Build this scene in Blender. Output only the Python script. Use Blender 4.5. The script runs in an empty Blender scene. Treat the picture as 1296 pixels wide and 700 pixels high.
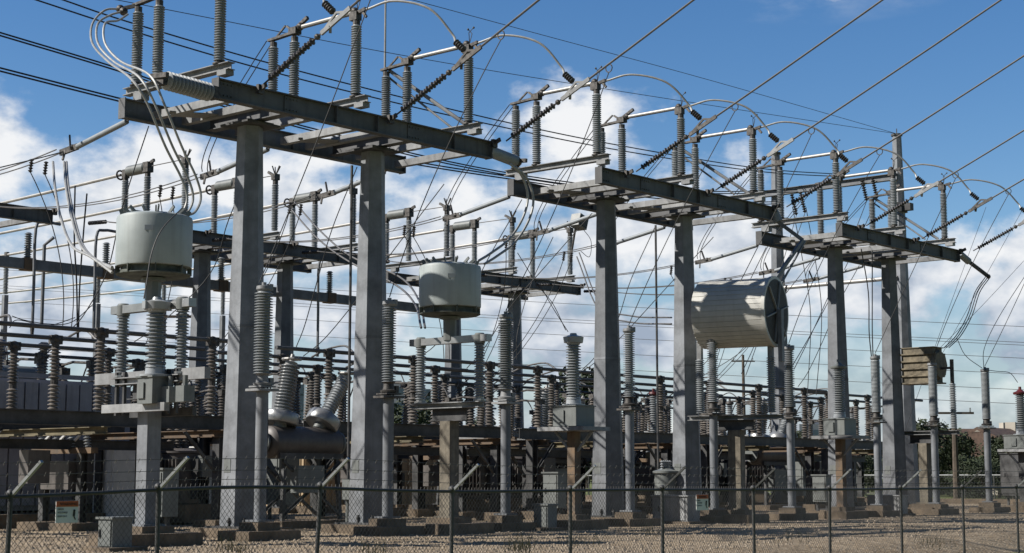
import bpy, math, random
from mathutils import Vector, Matrix, noise
random.seed(7)
R = math.radians
sc = bpy.context.scene
col = sc.collection
# ------------------------------------------------------------------ camera, sky, sun, exposure
PITCH = math.atan(254/2050.); CH = 1.3
cam = bpy.data.cameras.new('camera'); cam.sensor_width = 36; cam.lens = 36*2050/1296.
cam.clip_end = 5000; cam.clip_start = .2
co = bpy.data.objects.new('camera', cam); col.objects.link(co)
co.location = (0, 0, CH); co.rotation_euler = (math.pi/2+PITCH, 0, 0); sc.camera = co
sc.render.resolution_x = 1024; sc.render.resolution_y = 553
sc.view_settings.view_transform = 'Standard'; sc.view_settings.look = 'None'
sc.view_settings.exposure = 0.4; sc.view_settings.gamma = 1
SUN_EL = R(37); SUN_DIR = Vector((-.985*math.cos(SUN_EL), -.17*math.cos(SUN_EL), math.sin(SUN_EL)))
w = bpy.data.worlds.new('World'); sc.world = w; w.use_nodes = True
nt = w.node_tree; N = nt.nodes; Lk = nt.links; N.clear()
def nd(t, **k):
    n = N.new(t)
    for a, v in k.items(): setattr(n, a, v)
    return n
def mth(op, a, b=None, c=None, clamp=False):
    n = nd('ShaderNodeMath', operation=op); n.use_clamp = clamp
    for i, v in enumerate((a, b, c)):
        if v is None: continue
        if isinstance(v, (int, float)): n.inputs[i].default_value = v
        else: Lk.new(v, n.inputs[i])
    return n.outputs[0]
out = nd('ShaderNodeOutputWorld'); bg = nd('ShaderNodeBackground'); bg.inputs[1].default_value = .05
sky = nd('ShaderNodeTexSky', sky_type='NISHITA', sun_disc=False)
sky.sun_elevation = SUN_EL; sky.sun_rotation = math.atan2(SUN_DIR.x, SUN_DIR.y)
sky.air_density = 1.0; sky.dust_density = .25; sky.ozone_density = 2.2
hs = nd('ShaderNodeHueSaturation'); hs.inputs['Saturation'].default_value = 1.32; hs.inputs['Hue'].default_value = .507
Lk.new(sky.outputs[0], hs.inputs['Color'])
tc = nd('ShaderNodeTexCoord'); sep = nd('ShaderNodeSeparateXYZ'); Lk.new(tc.outputs['Generated'], sep.inputs[0])
az = mth('MULTIPLY', mth('ARCTAN2', sep.outputs[0], sep.outputs[1]), 57.3)
el = mth('MULTIPLY', mth('ARCSINE', sep.outputs[2]), 57.3)
sv = nd('ShaderNodeMapRange', interpolation_type='SMOOTHSTEP'); Lk.new(mth('ABSOLUTE', az), sv.inputs[0]); sv.inputs[1].default_value = 35; sv.inputs[2].default_value = 110; sv.inputs[3].default_value = 1.75; sv.inputs[4].default_value = .85
Lk.new(sv.outputs[0], hs.inputs['Value'])
cmb = nd('ShaderNodeCombineXYZ'); Lk.new(az, cmb.inputs[0]); Lk.new(el, cmb.inputs[1])
def fbm(scale, off=(0, 0, 0), det=7, rough=.58, dist=.0, ys=1.5):
    mp = nd('ShaderNodeMapping'); Lk.new(cmb.outputs[0], mp.inputs[0])
    mp.inputs['Location'].default_value = off; mp.inputs['Scale'].default_value = (scale, scale*ys, 1)
    n = nd('ShaderNodeTexNoise'); n.inputs['Scale'].default_value = 1; n.inputs['Detail'].default_value = det
    n.inputs['Roughness'].default_value = rough; n.inputs['Distortion'].default_value = dist
    Lk.new(mp.outputs[0], n.inputs['Vector']); return n.outputs[0]
def blob(x, y, rx, ry):
    X = mth('DIVIDE', mth('SUBTRACT', az, x), rx); Y = mth('DIVIDE', mth('SUBTRACT', el, y), ry)
    d = mth('SQRT', mth('ADD', mth('MULTIPLY', X, X), mth('MULTIPLY', Y, Y)))
    return mth('SUBTRACT', 1.0, d)
def AE(px, py): return ((px-648)/35.8, 7.06+(350-py)/35.8)
blobs = [(0, 205, 60, 85), (175, 245, 165, 88), (330, 250, 150, 80), (1110, -25, 240, 36), (420, 290, 180, 115), (120, 330, 210, 110), (330, 400, 330, 90),
         (740, 200, 115, 110), (560, 310, 230, 105), (420, 250, 140, 70), (980, 330, 200, 80), (830, 300, 200, 110), (650, 370, 200, 70), (950, 370, 130, 70), (1080, 385, 160, 60), (1270, 385, 110, 90),
         (420, 200, 110, 40), (1180, 350, 180, 60), (1290, 340, 80, 70), (60, 400, 300, 90), (800, 430, 420, 60), (-150, 250, 160, 120), (1500, 360, 160, 110), (-400, 330, 260, 100), (1900, 330, 300, 120)]
M_ = None
for bx, by, rx, ry in blobs:
    x, y = AE(bx, by); b_ = blob(x, y, rx/35.8, ry/35.8)
    M_ = b_ if M_ is None else mth('SMOOTH_MAX', M_, b_, .25)
n1 = fbm(.30, (3.1, 1.7, 0), 9, .56); n1s = fbm(.30, (3.1+.11, 1.7-.16, 0), 4, .5)
dens = mth('ADD', mth('MULTIPLY', M_, .85), mth('MULTIPLY', mth('SUBTRACT', n1, .5), 2.3))
mask = nd('ShaderNodeMapRange', interpolation_type='SMOOTHSTEP'); Lk.new(dens, mask.inputs[0])
mask.inputs[1].default_value = -.02; mask.inputs[2].default_value = .62
# thin veil low on the horizon and a faint streak high up
veil = mth('MULTIPLY', fbm(.12, (8, 2, 0), 6, .6, ys=2.6), 1.0)
vm = nd('ShaderNodeMapRange', interpolation_type='SMOOTHSTEP'); Lk.new(veil, vm.inputs[0]); vm.inputs[1].default_value = .5; vm.inputs[2].default_value = .72
vt = mth('MULTIPLY', vm.outputs[0], mth('MULTIPLY', blob(*AE(1000, -10), 9, 1.6), 1.0, clamp=True), clamp=True)
lowh = nd('ShaderNodeMapRange'); Lk.new(el, lowh.inputs[0]); lowh.inputs[1].default_value = 7.5; lowh.inputs[2].default_value = -1
vlow = mth('MULTIPLY', mth('MULTIPLY', lowh.outputs[0], 1.15), mth('ADD', .5, fbm(.16, (1, 5, 0), 5, .55, ys=3.0)), clamp=True)
fr_ = nd('ShaderNodeMapRange', interpolation_type='SMOOTHSTEP'); Lk.new(mth('ABSOLUTE', az), fr_.inputs[0]); fr_.inputs[1].default_value = 70; fr_.inputs[2].default_value = 30
vlow = mth('MULTIPLY', vlow, fr_.outputs[0])
mk = mth('MAXIMUM', mth('MAXIMUM', mask.outputs[0], mth('MULTIPLY', vt, .5)), vlow, clamp=True)
# sun side of each billow is bright, its base grey blue
lit = mth('ADD', mth('MULTIPLY', mth('SUBTRACT', n1s, n1), -3.0), .66)
elv = nd('ShaderNodeMapRange'); Lk.new(el, elv.inputs[0]); elv.inputs[1].default_value = 3.0; elv.inputs[2].default_value = 11.0
elv.inputs[3].default_value = -.42; elv.inputs[4].default_value = .28
big = mth('MULTIPLY', mth('SUBTRACT', fbm(.2, (6, 9, 0), 4, .5), .5), 1.6)
lit = mth('ADD', mth('ADD', lit, elv.outputs[0]), big)
cr = nd('ShaderNodeValToRGB'); Lk.new(lit, cr.inputs[0])
cr.color_ramp.elements[0].position = .05; cr.color_ramp.elements[0].color = (5.4, 6.5, 8.2, 1)
cr.color_ramp.elements[1].position = .95; cr.color_ramp.elements[1].color = (13.6, 13.8, 14.1, 1)
e = cr.color_ramp.elements.new(.5); e.color = (9.6, 10.4, 11.6, 1)
mx = nd('ShaderNodeMix', data_type='RGBA'); Lk.new(mk, mx.inputs[0]); Lk.new(hs.outputs[0], mx.inputs[6]); Lk.new(cr.outputs[0], mx.inputs[7])
Lk.new(mx.outputs[2], bg.inputs[0]); Lk.new(bg.outputs[0], out.inputs[0])
sl = bpy.data.lights.new('sun', 'SUN'); sl.energy = 5.0; sl.angle = R(.5); sl.color = (1, .955, .89)
so = bpy.data.objects.new('sun', sl); col.objects.link(so); so.rotation_euler = SUN_DIR.to_track_quat('Z', 'Y').to_euler()

# ------------------------------------------------------------------ yard frame: a runs along the rows of gantries, b across them
TH = R(90-41.1)                                   # angle of the a axis from world X
A = Vector((math.cos(TH), math.sin(TH), 0)); B = Vector((-math.sin(TH), math.cos(TH), 0))
ORG = Vector(((310-648)/57., 36.0, 0))
def W(a, b, z): return ORG + A*a + B*b + Vector((0, 0, z))
def ray(x, y):
    u = (x-648)/2050.; v = (350-y)/2050.
    r = Vector((u, math.cos(PITCH)-v*math.sin(PITCH), math.sin(PITCH)+v*math.cos(PITCH)))
    o = -ORG
    return Vector((o.dot(A), o.dot(B), CH)), Vector((r.dot(A), r.dot(B), r.z))
def onb(x, y, b):
    o, r = ray(x, y); return tuple(o + r*((b-o.y)/r.y))
def ona(x, y, a):
    o, r = ray(x, y); return tuple(o + r*((a-o.x)/r.x))
def atd(x, y, d):                                 # a point of the photographed ray at forward distance d
    u = (x-648)/2050.; v = (350-y)/2050.
    r = Vector((u, math.cos(PITCH)-v*math.sin(PITCH), math.sin(PITCH)+v*math.cos(PITCH)))
    p = r*(d/r.y) + Vector((0, 0, CH)) - ORG
    return (p.dot(A), p.dot(B), p.z)

# ------------------------------------------------------------------ materials
def mat(name, c, rough=.6, metal=0., var=.15, vscale=3., bump=0., bscale=40., streak=0., c2=None, spec=.5, coord='Object', th=(.35, .65)):
    if 'steel' not in name: c = tuple(v*.72 for v in c); c2 = c2 and tuple(v*.72 for v in c2)
    m = bpy.data.materials.new(name); m.use_nodes = True; t = m.node_tree; n = t.nodes; l = t.links
    b = n['Principled BSDF']; b.inputs['Roughness'].default_value = rough; b.inputs['Metallic'].default_value = metal
    b.inputs['Specular IOR Level'].default_value = spec
    tcn = n.new('ShaderNodeTexCoord'); geo = n.new('ShaderNodeNewGeometry')
    src = geo.outputs['Position'] if coord == 'World' else tcn.outputs['Object']
    nz = n.new('ShaderNodeTexNoise'); nz.inputs['Scale'].default_value = vscale; nz.inputs['Detail'].default_value = 8; nz.inputs['Roughness'].default_value = .65
    l.new(src, nz.inputs['Vector'])
    mr = n.new('ShaderNodeMapRange'); l.new(nz.outputs[0], mr.inputs[0]); mr.inputs[1].default_value = th[0]; mr.inputs[2].default_value = th[1]
    mix = n.new('ShaderNodeMix'); mix.data_type = 'RGBA'; l.new(mr.outputs[0], mix.inputs[0])
    d = c2 or tuple(v*(1-2*var) for v in c)
    mix.inputs[6].default_value = (*d, 1); mix.inputs[7].default_value = (*[min(1, v*(1+(0 if c2 else var))) for v in c], 1)
    res = mix.outputs[2]
    if streak:
        mp = n.new('ShaderNodeMapping'); mp.inputs['Scale'].default_value = (9, 9, .5); l.new(src, mp.inputs[0])
        ns = n.new('ShaderNodeTexNoise'); ns.inputs['Scale'].default_value = 1; ns.inputs['Detail'].default_value = 6; l.new(mp.outputs[0], ns.inputs['Vector'])
        m2 = n.new('ShaderNodeMapRange'); l.new(ns.outputs[0], m2.inputs[0]); m2.inputs[1].default_value = .5; m2.inputs[2].default_value = .72
        m2.inputs[4].default_value = streak
        mx2 = n.new('ShaderNodeMix'); mx2.data_type = 'RGBA'; l.new(m2.outputs[0], mx2.inputs[0]); l.new(res, mx2.inputs[6])
        mx2.inputs[7].default_value = (c[0]*.45, c[1]*.4, c[2]*.36, 1); res = mx2.outputs[2]
    if 'porcelain' in name or 'steel' in name:
        oi = n.new('ShaderNodeObjectInfo'); v_ = n.new('ShaderNodeMapRange'); l.new(oi.outputs['Random'], v_.inputs[0]); v_.inputs[3].default_value = .78; v_.inputs[4].default_value = 1.12
        hv = n.new('ShaderNodeHueSaturation'); l.new(v_.outputs[0], hv.inputs['Value']); l.new(res, hv.inputs['Color']); res = hv.outputs[0]
    l.new(res, b.inputs['Base Color'])
    rr = n.new('ShaderNodeMapRange'); l.new(nz.outputs[0], rr.inputs[0]); rr.inputs[3].default_value = max(.05, rough-.12); rr.inputs[4].default_value = min(1, rough+.12)
    l.new(rr.outputs[0], b.inputs['Roughness'])
    if bump:
        nb = n.new('ShaderNodeTexNoise'); nb.inputs['Scale'].default_value = bscale; nb.inputs['Detail'].default_value = 4; l.new(src, nb.inputs['Vector'])
        bp = n.new('ShaderNodeBump'); bp.inputs['Strength'].default_value = bump; bp.inputs['Distance'].default_value = .02; l.new(nb.outputs[0], bp.inputs['Height']); l.new(bp.outputs[0], b.inputs['Normal'])
    return m
M = dict(
    steel=mat('galvanised_steel', (.185, .196, .21), .62, .05, .2, 1.6, .1, 25, .35),
    steel_beam=mat('weathered_steel_beam', (.125, .127, .13), .65, .2, .2, 1.1, .1, 25, .5),
    cross=mat('pale_steel_angle', (.26, .265, .265), .6, .05, .2, 1.8, .1, 25, .4),
    dark=mat('dark_steel', (.075, .075, .075), .6, .3, .3, 2, 0, 20, .2),
    rusty=mat('rusty_steel', (.20, .13, .075), .85, .1, .3, 2.5, .2, 30, .5, c2=(.10, .085, .07)),
    porc=mat('grey_porcelain', (.36, .38, .385), .28, 0, .06, 3),
    porc_light=mat('pale_porcelain', (.42, .44, .45), .3, 0, .06, 3),
    porc_brown=mat('stone_brown_porcelain', (.235, .21, .185), .32, 0, .2, 3),
    polymer=mat('dark_polymer', (.06, .055, .055), .5, 0, .2, 4),
    polygrey=mat('grey_polymer', (.33, .36, .38), .5, 0, .08, 3),
    alu=mat('aluminium_tube', (.42, .41, .39), .5, .3, .1, 2),
    alucable=mat('aluminium_cable', (.46, .46, .44), .5, .2, .1, 6),
    cable=mat('black_cable', (.03, .03, .032), .6, 0, .1, 5),
    conductor=mat('stranded_conductor', (.16, .155, .15), .6, .4, .1, 5),
    hardware=mat('tarnished_hardware', (.13, .12, .11), .6, .5, .35, 9),
    drum=mat('pale_grey_green_paint', (.47, .52, .51), .5, 0, .07, 1.2, .04, 8, .25),
    drumdark=mat('dark_flange_metal', (.13, .145, .12), .7, 0, .3, 6),  # darker, mottled tone for the lower flange under each drum
    beige=mat('beige_paint', (.66, .645, .59), .5, 0, .08, 1.5, 0, 20, .2),
    olive=mat('olive_tan_coil', (.25, .21, .14), .75, 0, .25, 4, .2, 30, .3),
    capdark=mat('dark_end_mesh', (.06, .056, .05), .7, .1, .3, 6, .3, 80),
    concrete=mat('tan_concrete', (.21, .16, .11), .9, 0, .25, 2.4, .4, 18, .35),
    wood=mat('weathered_post', (.24, .21, .16), .85, 0, .25, 3, .3, 30, .7),
    cab=mat('grey_cabinet_paint', (.21, .225, .215), .5, 0, .1, 2, 0, 20, .3),
    tank=mat('brown_grey_tank_paint', (.15, .135, .125), .5, .1, .2, 2, 0, 20, .3),
    silver=mat('silver_collar_metal', (.45, .455, .45), .35, .5, .08, 3),
    fin=mat('radiator_grey_paint', (.42, .42, .46), .55, 0, .1, 1.5, 0, 20, .3),
    tan=mat('tan_siding', (.50, .37, .22), .7, 0, .1, 1, 0, 10, .2),
    tubegrey=mat('dull_grey_tube', (.13, .13, .13), .6, .1, .2, 2),
    white=mat('white_paint', (.85, .85, .82), .5, 0, .08, 3),
    orange=mat('orange_sign_band', (.62, .13, .03), .6, 0, .1, 5),
    red=mat('red_cap_paint', (.13, .018, .018), .5, 0, .15, 5),
    ink=mat('sign_ink', (.03, .03, .03), .7, 0, 0, 5),
    yellow=mat('yellow_beam_paint', (.21, .175, .10), .7, 0, .25, 2),
    fence=mat('galvanised_fence_wire', (.13, .125, .115), .6, .3, .2, 4),
    fencepost=mat('galvanised_fence_post', (.075, .075, .072), .6, .2, .2, 5),
    roof=mat('brown_roof_shingle', (.15, .095, .07), .9, 0, .2, 3, .3, 10),
    wall=mat('cream_house_wall', (.55, .50, .42), .8, 0, .08, 1),
    glassb=mat('blue_glass_facade', (.10, .15, .20), .2, 0, .15, .2),
    citywall=mat('pale_city_wall', (.30, .33, .38), .8, 0, .1, .1),
    window=mat('dark_window_glass', (.03, .04, .05), .15, 0, .1, 1),
    bark=mat('tree_bark', (.09, .07, .05), .9, 0, .25, 3),
    leaf=mat('tree_leaves', (.05, .068, .022), .8, 0, .3, .6, c2=(.018, .03, .012), coord='World'),
    weed=mat('dry_weeds', (.22, .19, .08), .9, 0, .3, 2, c2=(.11, .13, .05)),
    pole=mat('utility_pole_timber', (.13, .10, .075), .9, 0, .25, 3),
)

# ------------------------------------------------------------------ mesh helper, everything in (a, b, z)
class MB:
    def __init__(s): s.v = []; s.f = []
    def add(s, vs, fs):
        o = len(s.v); s.v += [tuple(v) for v in vs]; s.f += [tuple(i+o for i in f) for f in fs]; return s
    def box(s, c, d, rz=0., rx=0.):
        x, y, z = [k/2 for k in d]; m = Matrix.Rotation(rz, 3, 'Z') @ Matrix.Rotation(rx, 3, 'Y'); c = Vector(c)
        vs = [c + m @ Vector(p) for p in ((-x,-y,-z),(x,-y,-z),(x,y,-z),(-x,y,-z),(-x,-y,z),(x,-y,z),(x,y,z),(-x,y,z))]
        return s.add(vs, [(0,3,2,1),(4,5,6,7),(0,1,5,4),(1,2,6,5),(2,3,7,6),(3,0,4,7)])
    def frame(s, p, q):
        d = (Vector(q)-Vector(p)).normalized()
        up = Vector((0, 0, 1)) if abs(d.z) < .95 else Vector((1, 0, 0))
        u = d.cross(up).normalized(); return d, u, u.cross(d).normalized()
    def bar(s, p, q, wd, h):
        d, u, v = s.frame(p, q); p = Vector(p); q = Vector(q); vs = []
        for c in (p, q): vs += [c-u*wd/2-v*h/2, c+u*wd/2-v*h/2, c+u*wd/2+v*h/2, c-u*wd/2+v*h/2]
        return s.add(vs, [(0,1,2,3),(7,6,5,4),(0,4,5,1),(1,5,6,2),(2,6,7,3),(3,7,4,0)])
    def ibeam(s, p, q, wd, h, t=.02, tw=.015):
        d, u, v = s.frame(p, q); p = Vector(p); q = Vector(q)
        pr = [(-wd/2,-h/2),(wd/2,-h/2),(wd/2,-h/2+t),(tw/2,-h/2+t),(tw/2,h/2-t),(wd/2,h/2-t),(wd/2,h/2),(-wd/2,h/2),(-wd/2,h/2-t),(-tw/2,h/2-t),(-tw/2,-h/2+t),(-wd/2,-h/2+t)]
        vs = [c+u*x+v*y for c in (p, q) for x, y in pr]; n = 12
        return s.add(vs, [tuple(range(n)), tuple(range(2*n-1, n-1, -1))]+[(i, i+n, (i+1) % n+n, (i+1) % n) for i in range(n)])
    def angle(s, p, q, wd=.1, t=.012):
        d, u, v = s.frame(p, q); p = Vector(p); q = Vector(q)
        pr = [(0,0),(wd,0),(wd,t),(t,t),(t,wd),(0,wd)]; vs = [c+u*(x-wd/3)+v*(y-wd/3) for c in (p, q) for x, y in pr]; n = 6
        return s.add(vs, [tuple(range(n)), tuple(range(2*n-1, n-1, -1))]+[(i, i+n, (i+1) % n+n, (i+1) % n) for i in range(n)])
    def tube(s, pts, r, n=8, cap=True):
        pts = [Vector(p) for p in pts]; rs = r if isinstance(r, (list, tuple)) else [r]*len(pts)
        o = len(s.v); pu = None
        for i, p in enumerate(pts):
            d = (pts[min(i+1, len(pts)-1)]-pts[max(i-1, 0)]).normalized()
            if pu is None:
                pu = d.cross(Vector((0, 0, 1)) if abs(d.z) < .95 else Vector((1, 0, 0))).normalized()
            else: pu = (pu - d*pu.dot(d)).normalized()
            vv = pu.cross(d)
            for k in range(n):
                t = 2*math.pi*k/n; s.v.append(tuple(p + pu*math.cos(t)*rs[i] + vv*math.sin(t)*rs[i]))
        for i in range(len(pts)-1):
            for k in range(n): s.f.append((o+i*n+k, o+i*n+(k+1) % n, o+(i+1)*n+(k+1) % n, o+(i+1)*n+k))
        if cap:
            s.f.append(tuple(o+k for k in range(n))[::-1]); s.f.append(tuple(o+(len(pts)-1)*n+k for k in range(n)))
        return s
    def lathe(s, p, q, prof, n=14):              # prof: (distance along p>q, radius)
        d, u, v = s.frame(p, q); p = Vector(p); o = len(s.v); m = len(prof)
        for t, r in prof:
            for k in range(n):
                a = 2*math.pi*k/n; s.v.append(tuple(p+d*t+u*math.cos(a)*r+v*math.sin(a)*r))
        for i in range(m-1):
            for k in range(n): s.f.append((o+i*n+k, o+i*n+(k+1) % n, o+(i+1)*n+(k+1) % n, o+(i+1)*n+k))
        s.f.append(tuple(o+k for k in range(n))[::-1]); s.f.append(tuple(o+(m-1)*n+k for k in range(n)))
        return s
    def insul(s, p, q, rc, rs, pitch=.06, n=14, alt=0.):
        L = (Vector(q)-Vector(p)).length; k = max(2, int(L/pitch)); h = L/k; prof = []
        for i in range(k):
            r_ = rs if i % 2 == 0 else rs-alt; z = i*h
            prof += [(z, rc), (z+h*.12, rc), (z+h*.30, r_), (z+h*.42, r_*.995), (z+h*.80, rc*1.02)]
        prof.append((L, rc)); return s.lathe(p, q, prof, n)
    def ball(s, c, r, n=8):
        c = Vector(c); prof = [(r*(1-math.cos(math.pi*i/6)), max(.002, r*math.sin(math.pi*i/6))) for i in range(7)]
        return s.lathe(c-Vector((0, 0, r)), c+Vector((0, 0, r)), prof, n)
    def build(s, name, m, root, kind=None, label=None, sharp=35, parent=None):
        me = bpy.data.meshes.new(name); me.from_pydata(s.v, [], s.f); me.update()
        me.materials.append(M[m] if isinstance(m, str) else m)
        me.polygons.foreach_set('use_smooth', [True]*len(me.polygons)); me.set_sharp_from_angle(angle=R(sharp))
        o = bpy.data.objects.new(name, me); col.objects.link(o); o.parent = parent or root
        if kind: o['kind'] = kind
        if label: o['label'] = label
        return o
    def rel(s, o):                                # absolute yard coordinates -> relative to a thing's base
        s.v = [(x-o[0], y-o[1], z-o[2]) for x, y, z in s.v]; return s

def thing(name, label, cat, base=(0, 0, 0), group=None, rz=0., kind=None):
    o = bpy.data.objects.new(name, None); col.objects.link(o); o.empty_display_size = .2
    o.location = W(*base); o.rotation_euler = (0, 0, TH+rz)
    o['label'] = label; o['category'] = cat
    if group: o['group'] = group
    if kind: o['kind'] = kind
    return o
def copy_tree(o, parent=None):
    c = o.copy(); col.objects.link(c)
    if parent: c.parent = parent
    for ch in [x for x in ALL(o)]: copy_tree(ch, c)
    return c
def ALL(o): return list(o.children)
def place(o, base, label, rz=0.):
    o.location = W(*base); o.rotation_euler = (0, 0, TH+rz); o['label'] = label; return o
def solo(mb, name, m, label, cat, base, group=None, kind=None):   # a thing that is one mesh
    mb.rel(base); o = mb.build(name, m, None, kind)
    o.location = W(*base); o.rotation_euler = (0, 0, TH)
    if label: o['label'] = label
    if cat: o['category'] = cat
    if group: o['group'] = group
    return o
def sag(p, q, s=0., n=14, side=(0, 0, 0)):
    p = Vector(p); q = Vector(q); r = []
    for i in range(n+1):
        t = i/n; r.append(p.lerp(q, t) + Vector((side[0], side[1], side[2]-s))*4*t*(1-t))
    return r
def spline(pts, k=7):                             # Catmull-Rom through points
    P = [Vector(p) for p in pts]; P = [P[0]*2-P[1]]+P+[P[-1]*2-P[-2]]; r = []
    for i in range(1, len(P)-2):
        for j in range(k):
            t = j/k; a, b, c, d = P[i-1], P[i], P[i+1], P[i+2]
            r.append(.5*((2*b)+(c-a)*t+(2*a-5*b+4*c-d)*t*t+(3*b-a-3*c+d)*t**3))
    r.append(P[-2]); return r

# ------------------------------------------------------------------ setting: ground
def ground_z(a, b):
    t = min(1, max(0, (-11.6-b)/2.6)); return -.42*t*t*(3-2*t)
def sheet(name, a0, a1, b0, b1, dz, m, na=2, nb=2, fn=ground_z):
    mb = MB(); vs = []; fs = []
    for j in range(nb+1):
        for i in range(na+1):
            a = a0+(a1-a0)*i/na; b = b0+(b1-b0)*j/nb; vs.append((a, b, fn(a, b)+dz))
    for j in range(nb):
        for i in range(na): k = j*(na+1)+i; fs.append((k, k+1, k+na+2, k+na+1))
    mb.add(vs, fs); o = mb.build(name, m, None, 'structure'); o.location = ORG; o.rotation_euler = (0, 0, TH); return o
def ground_mat(name, c1, c2, c3, scale, stones=True, bump=.6):
    m = bpy.data.materials.new(name); m.use_nodes = True; t = m.node_tree; n = t.nodes; l = t.links; b = n['Principled BSDF']
    b.inputs['Roughness'].default_value = .95; b.inputs['Specular IOR Level'].default_value = .15
    g = n.new('ShaderNodeNewGeometry'); P = g.outputs['Position']
    nz = n.new('ShaderNodeTexNoise'); nz.inputs['Scale'].default_value = .35; nz.inputs['Detail'].default_value = 9; nz.inputs['Roughness'].default_value = .7; l.new(P, nz.inputs['Vector'])
    r1 = n.new('ShaderNodeMapRange'); l.new(nz.outputs[0], r1.inputs[0]); r1.inputs[1].default_value = .38; r1.inputs[2].default_value = .62
    mx = n.new('ShaderNodeMix'); mx.data_type = 'RGBA'; l.new(r1.outputs[0], mx.inputs[0]); mx.inputs[6].default_value = (*c1, 1); mx.inputs[7].default_value = (*c2, 1)
    vo = n.new('ShaderNodeTexVoronoi'); vo.inputs['Scale'].default_value = scale; l.new(P, vo.inputs['Vector'])
    sp = n.new('ShaderNodeSeparateColor'); l.new(vo.outputs['Color'], sp.inputs[0])
    r2 = n.new('ShaderNodeMapRange'); l.new(sp.outputs[0], r2.inputs[0]); r2.inputs[1].default_value = .35; r2.inputs[2].default_value = 1; r2.inputs[4].default_value = .7
    m2 = n.new('ShaderNodeMix'); m2.data_type = 'RGBA'; l.new(r2.outputs[0], m2.inputs[0]); l.new(mx.outputs[2], m2.inputs[6]); m2.inputs[7].default_value = (*c3, 1)
    l.new(m2.outputs[2], b.inputs['Base Color'])
    n2 = n.new('ShaderNodeTexNoise'); n2.inputs['Scale'].default_value = 2.5; n2.inputs['Detail'].default_value = 6; l.new(P, n2.inputs['Vector'])
    ad = n.new('ShaderNodeMath'); ad.operation = 'MULTIPLY_ADD'; l.new(n2.outputs[0], ad.inputs[0]); ad.inputs[1].default_value = 3.
    l.new(vo.outputs['Distance'], ad.inputs[2])
    bp = n.new('ShaderNodeBump'); bp.inputs['Strength'].default_value = bump; bp.inputs['Distance'].default_value = .05; l.new(ad.outputs[0], bp.inputs['Height']); l.new(bp.outputs[0], b.inputs['Normal'])
    return m
M['gravel'] = ground_mat('tan_gravel', (.15, .108, .066), (.32, .245, .16), (.46, .385, .285), 16)
M['grass'] = ground_mat('mown_grass', (.10, .135, .04), (.15, .175, .065), (.20, .19, .085), 5, bump=.4)
M['verge'] = ground_mat('dry_grass_verge', (.13, .12, .05), (.24, .20, .10), (.33, .27, .16), 9)
sheet('grass_ground', -900, 1600, -600, 1900, -.03, 'grass', 40, 40)
sheet('gravel_yard', -48, 52, -13.6, 46, .0, 'gravel', 20, 90)
sheet('verge', -60, 60, -30, -13.6, .012, 'verge', 20, 20)
sheet('service_road', 96, 101, -60, 60, -.01, mat('pale_road', (.26, .24, .21), .9, 0, .15, .5), 2, 2)
# loose stones that give the gravel a rough edge
st = MB()
for i in range(9000):
    x = random.uniform(0, 1296); y = 641+59*random.random()**.8
    o, r = ray(x, y); t = -CH/r.z; p = o+r*t
    if not (-47 < p.x < 51 and -11.5 < p.y < 44): continue
    s_ = random.uniform(.02, .06); q = [Vector((random.uniform(.6, 1), 0, 0)) for _ in range(5)]; rz = random.random()*6.28
    ring = [(p.x+s_*q[k].x*math.cos(rz+k*1.257), p.y+s_*q[k].x*math.sin(rz+k*1.257), .0) for k in range(5)]
    st.add(ring+[(p.x+random.uniform(-.01, .01), p.y, s_*random.uniform(.5, .9))], [(k, (k+1) % 5, 5) for k in range(5)])
M['stone'] = mat('loose_stone', (.46, .38, .28), .9, 0, .25, 9, c2=(.27, .21, .15), coord='World')
solo(st, 'loose_gravel', 'stone', 'loose tan stones scattered over the gravel yard', 'gravel', (0, 0, 0), kind='stuff')

# ------------------------------------------------------------------ builders
def hexcol(mb, a, b, z0, z1, r0, r1, n=6):
    vs = []
    for z, r in ((z0, r0), (z1, r1)):
        for k in range(n): t = math.pi/n+2*math.pi*k/n; vs.append((a+r*math.cos(t), b+r*math.sin(t), z))
    return mb.add(vs, [tuple(range(n))[::-1], tuple(range(n, 2*n))]+[(i, (i+1) % n, (i+1) % n+n, i+n) for i in range(n)])
def pad(root, a, b, w_=1.5, d_=1.5, h=.24, two=True, name='concrete_pad'):
    mb = MB().box((a, b, h/2-.1), (w_, d_, h+.2))
    if two: mb.box((a, b, h+.09), (w_*.55, d_*.55, .18))
    return mb.build(name, 'concrete', root)

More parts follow.
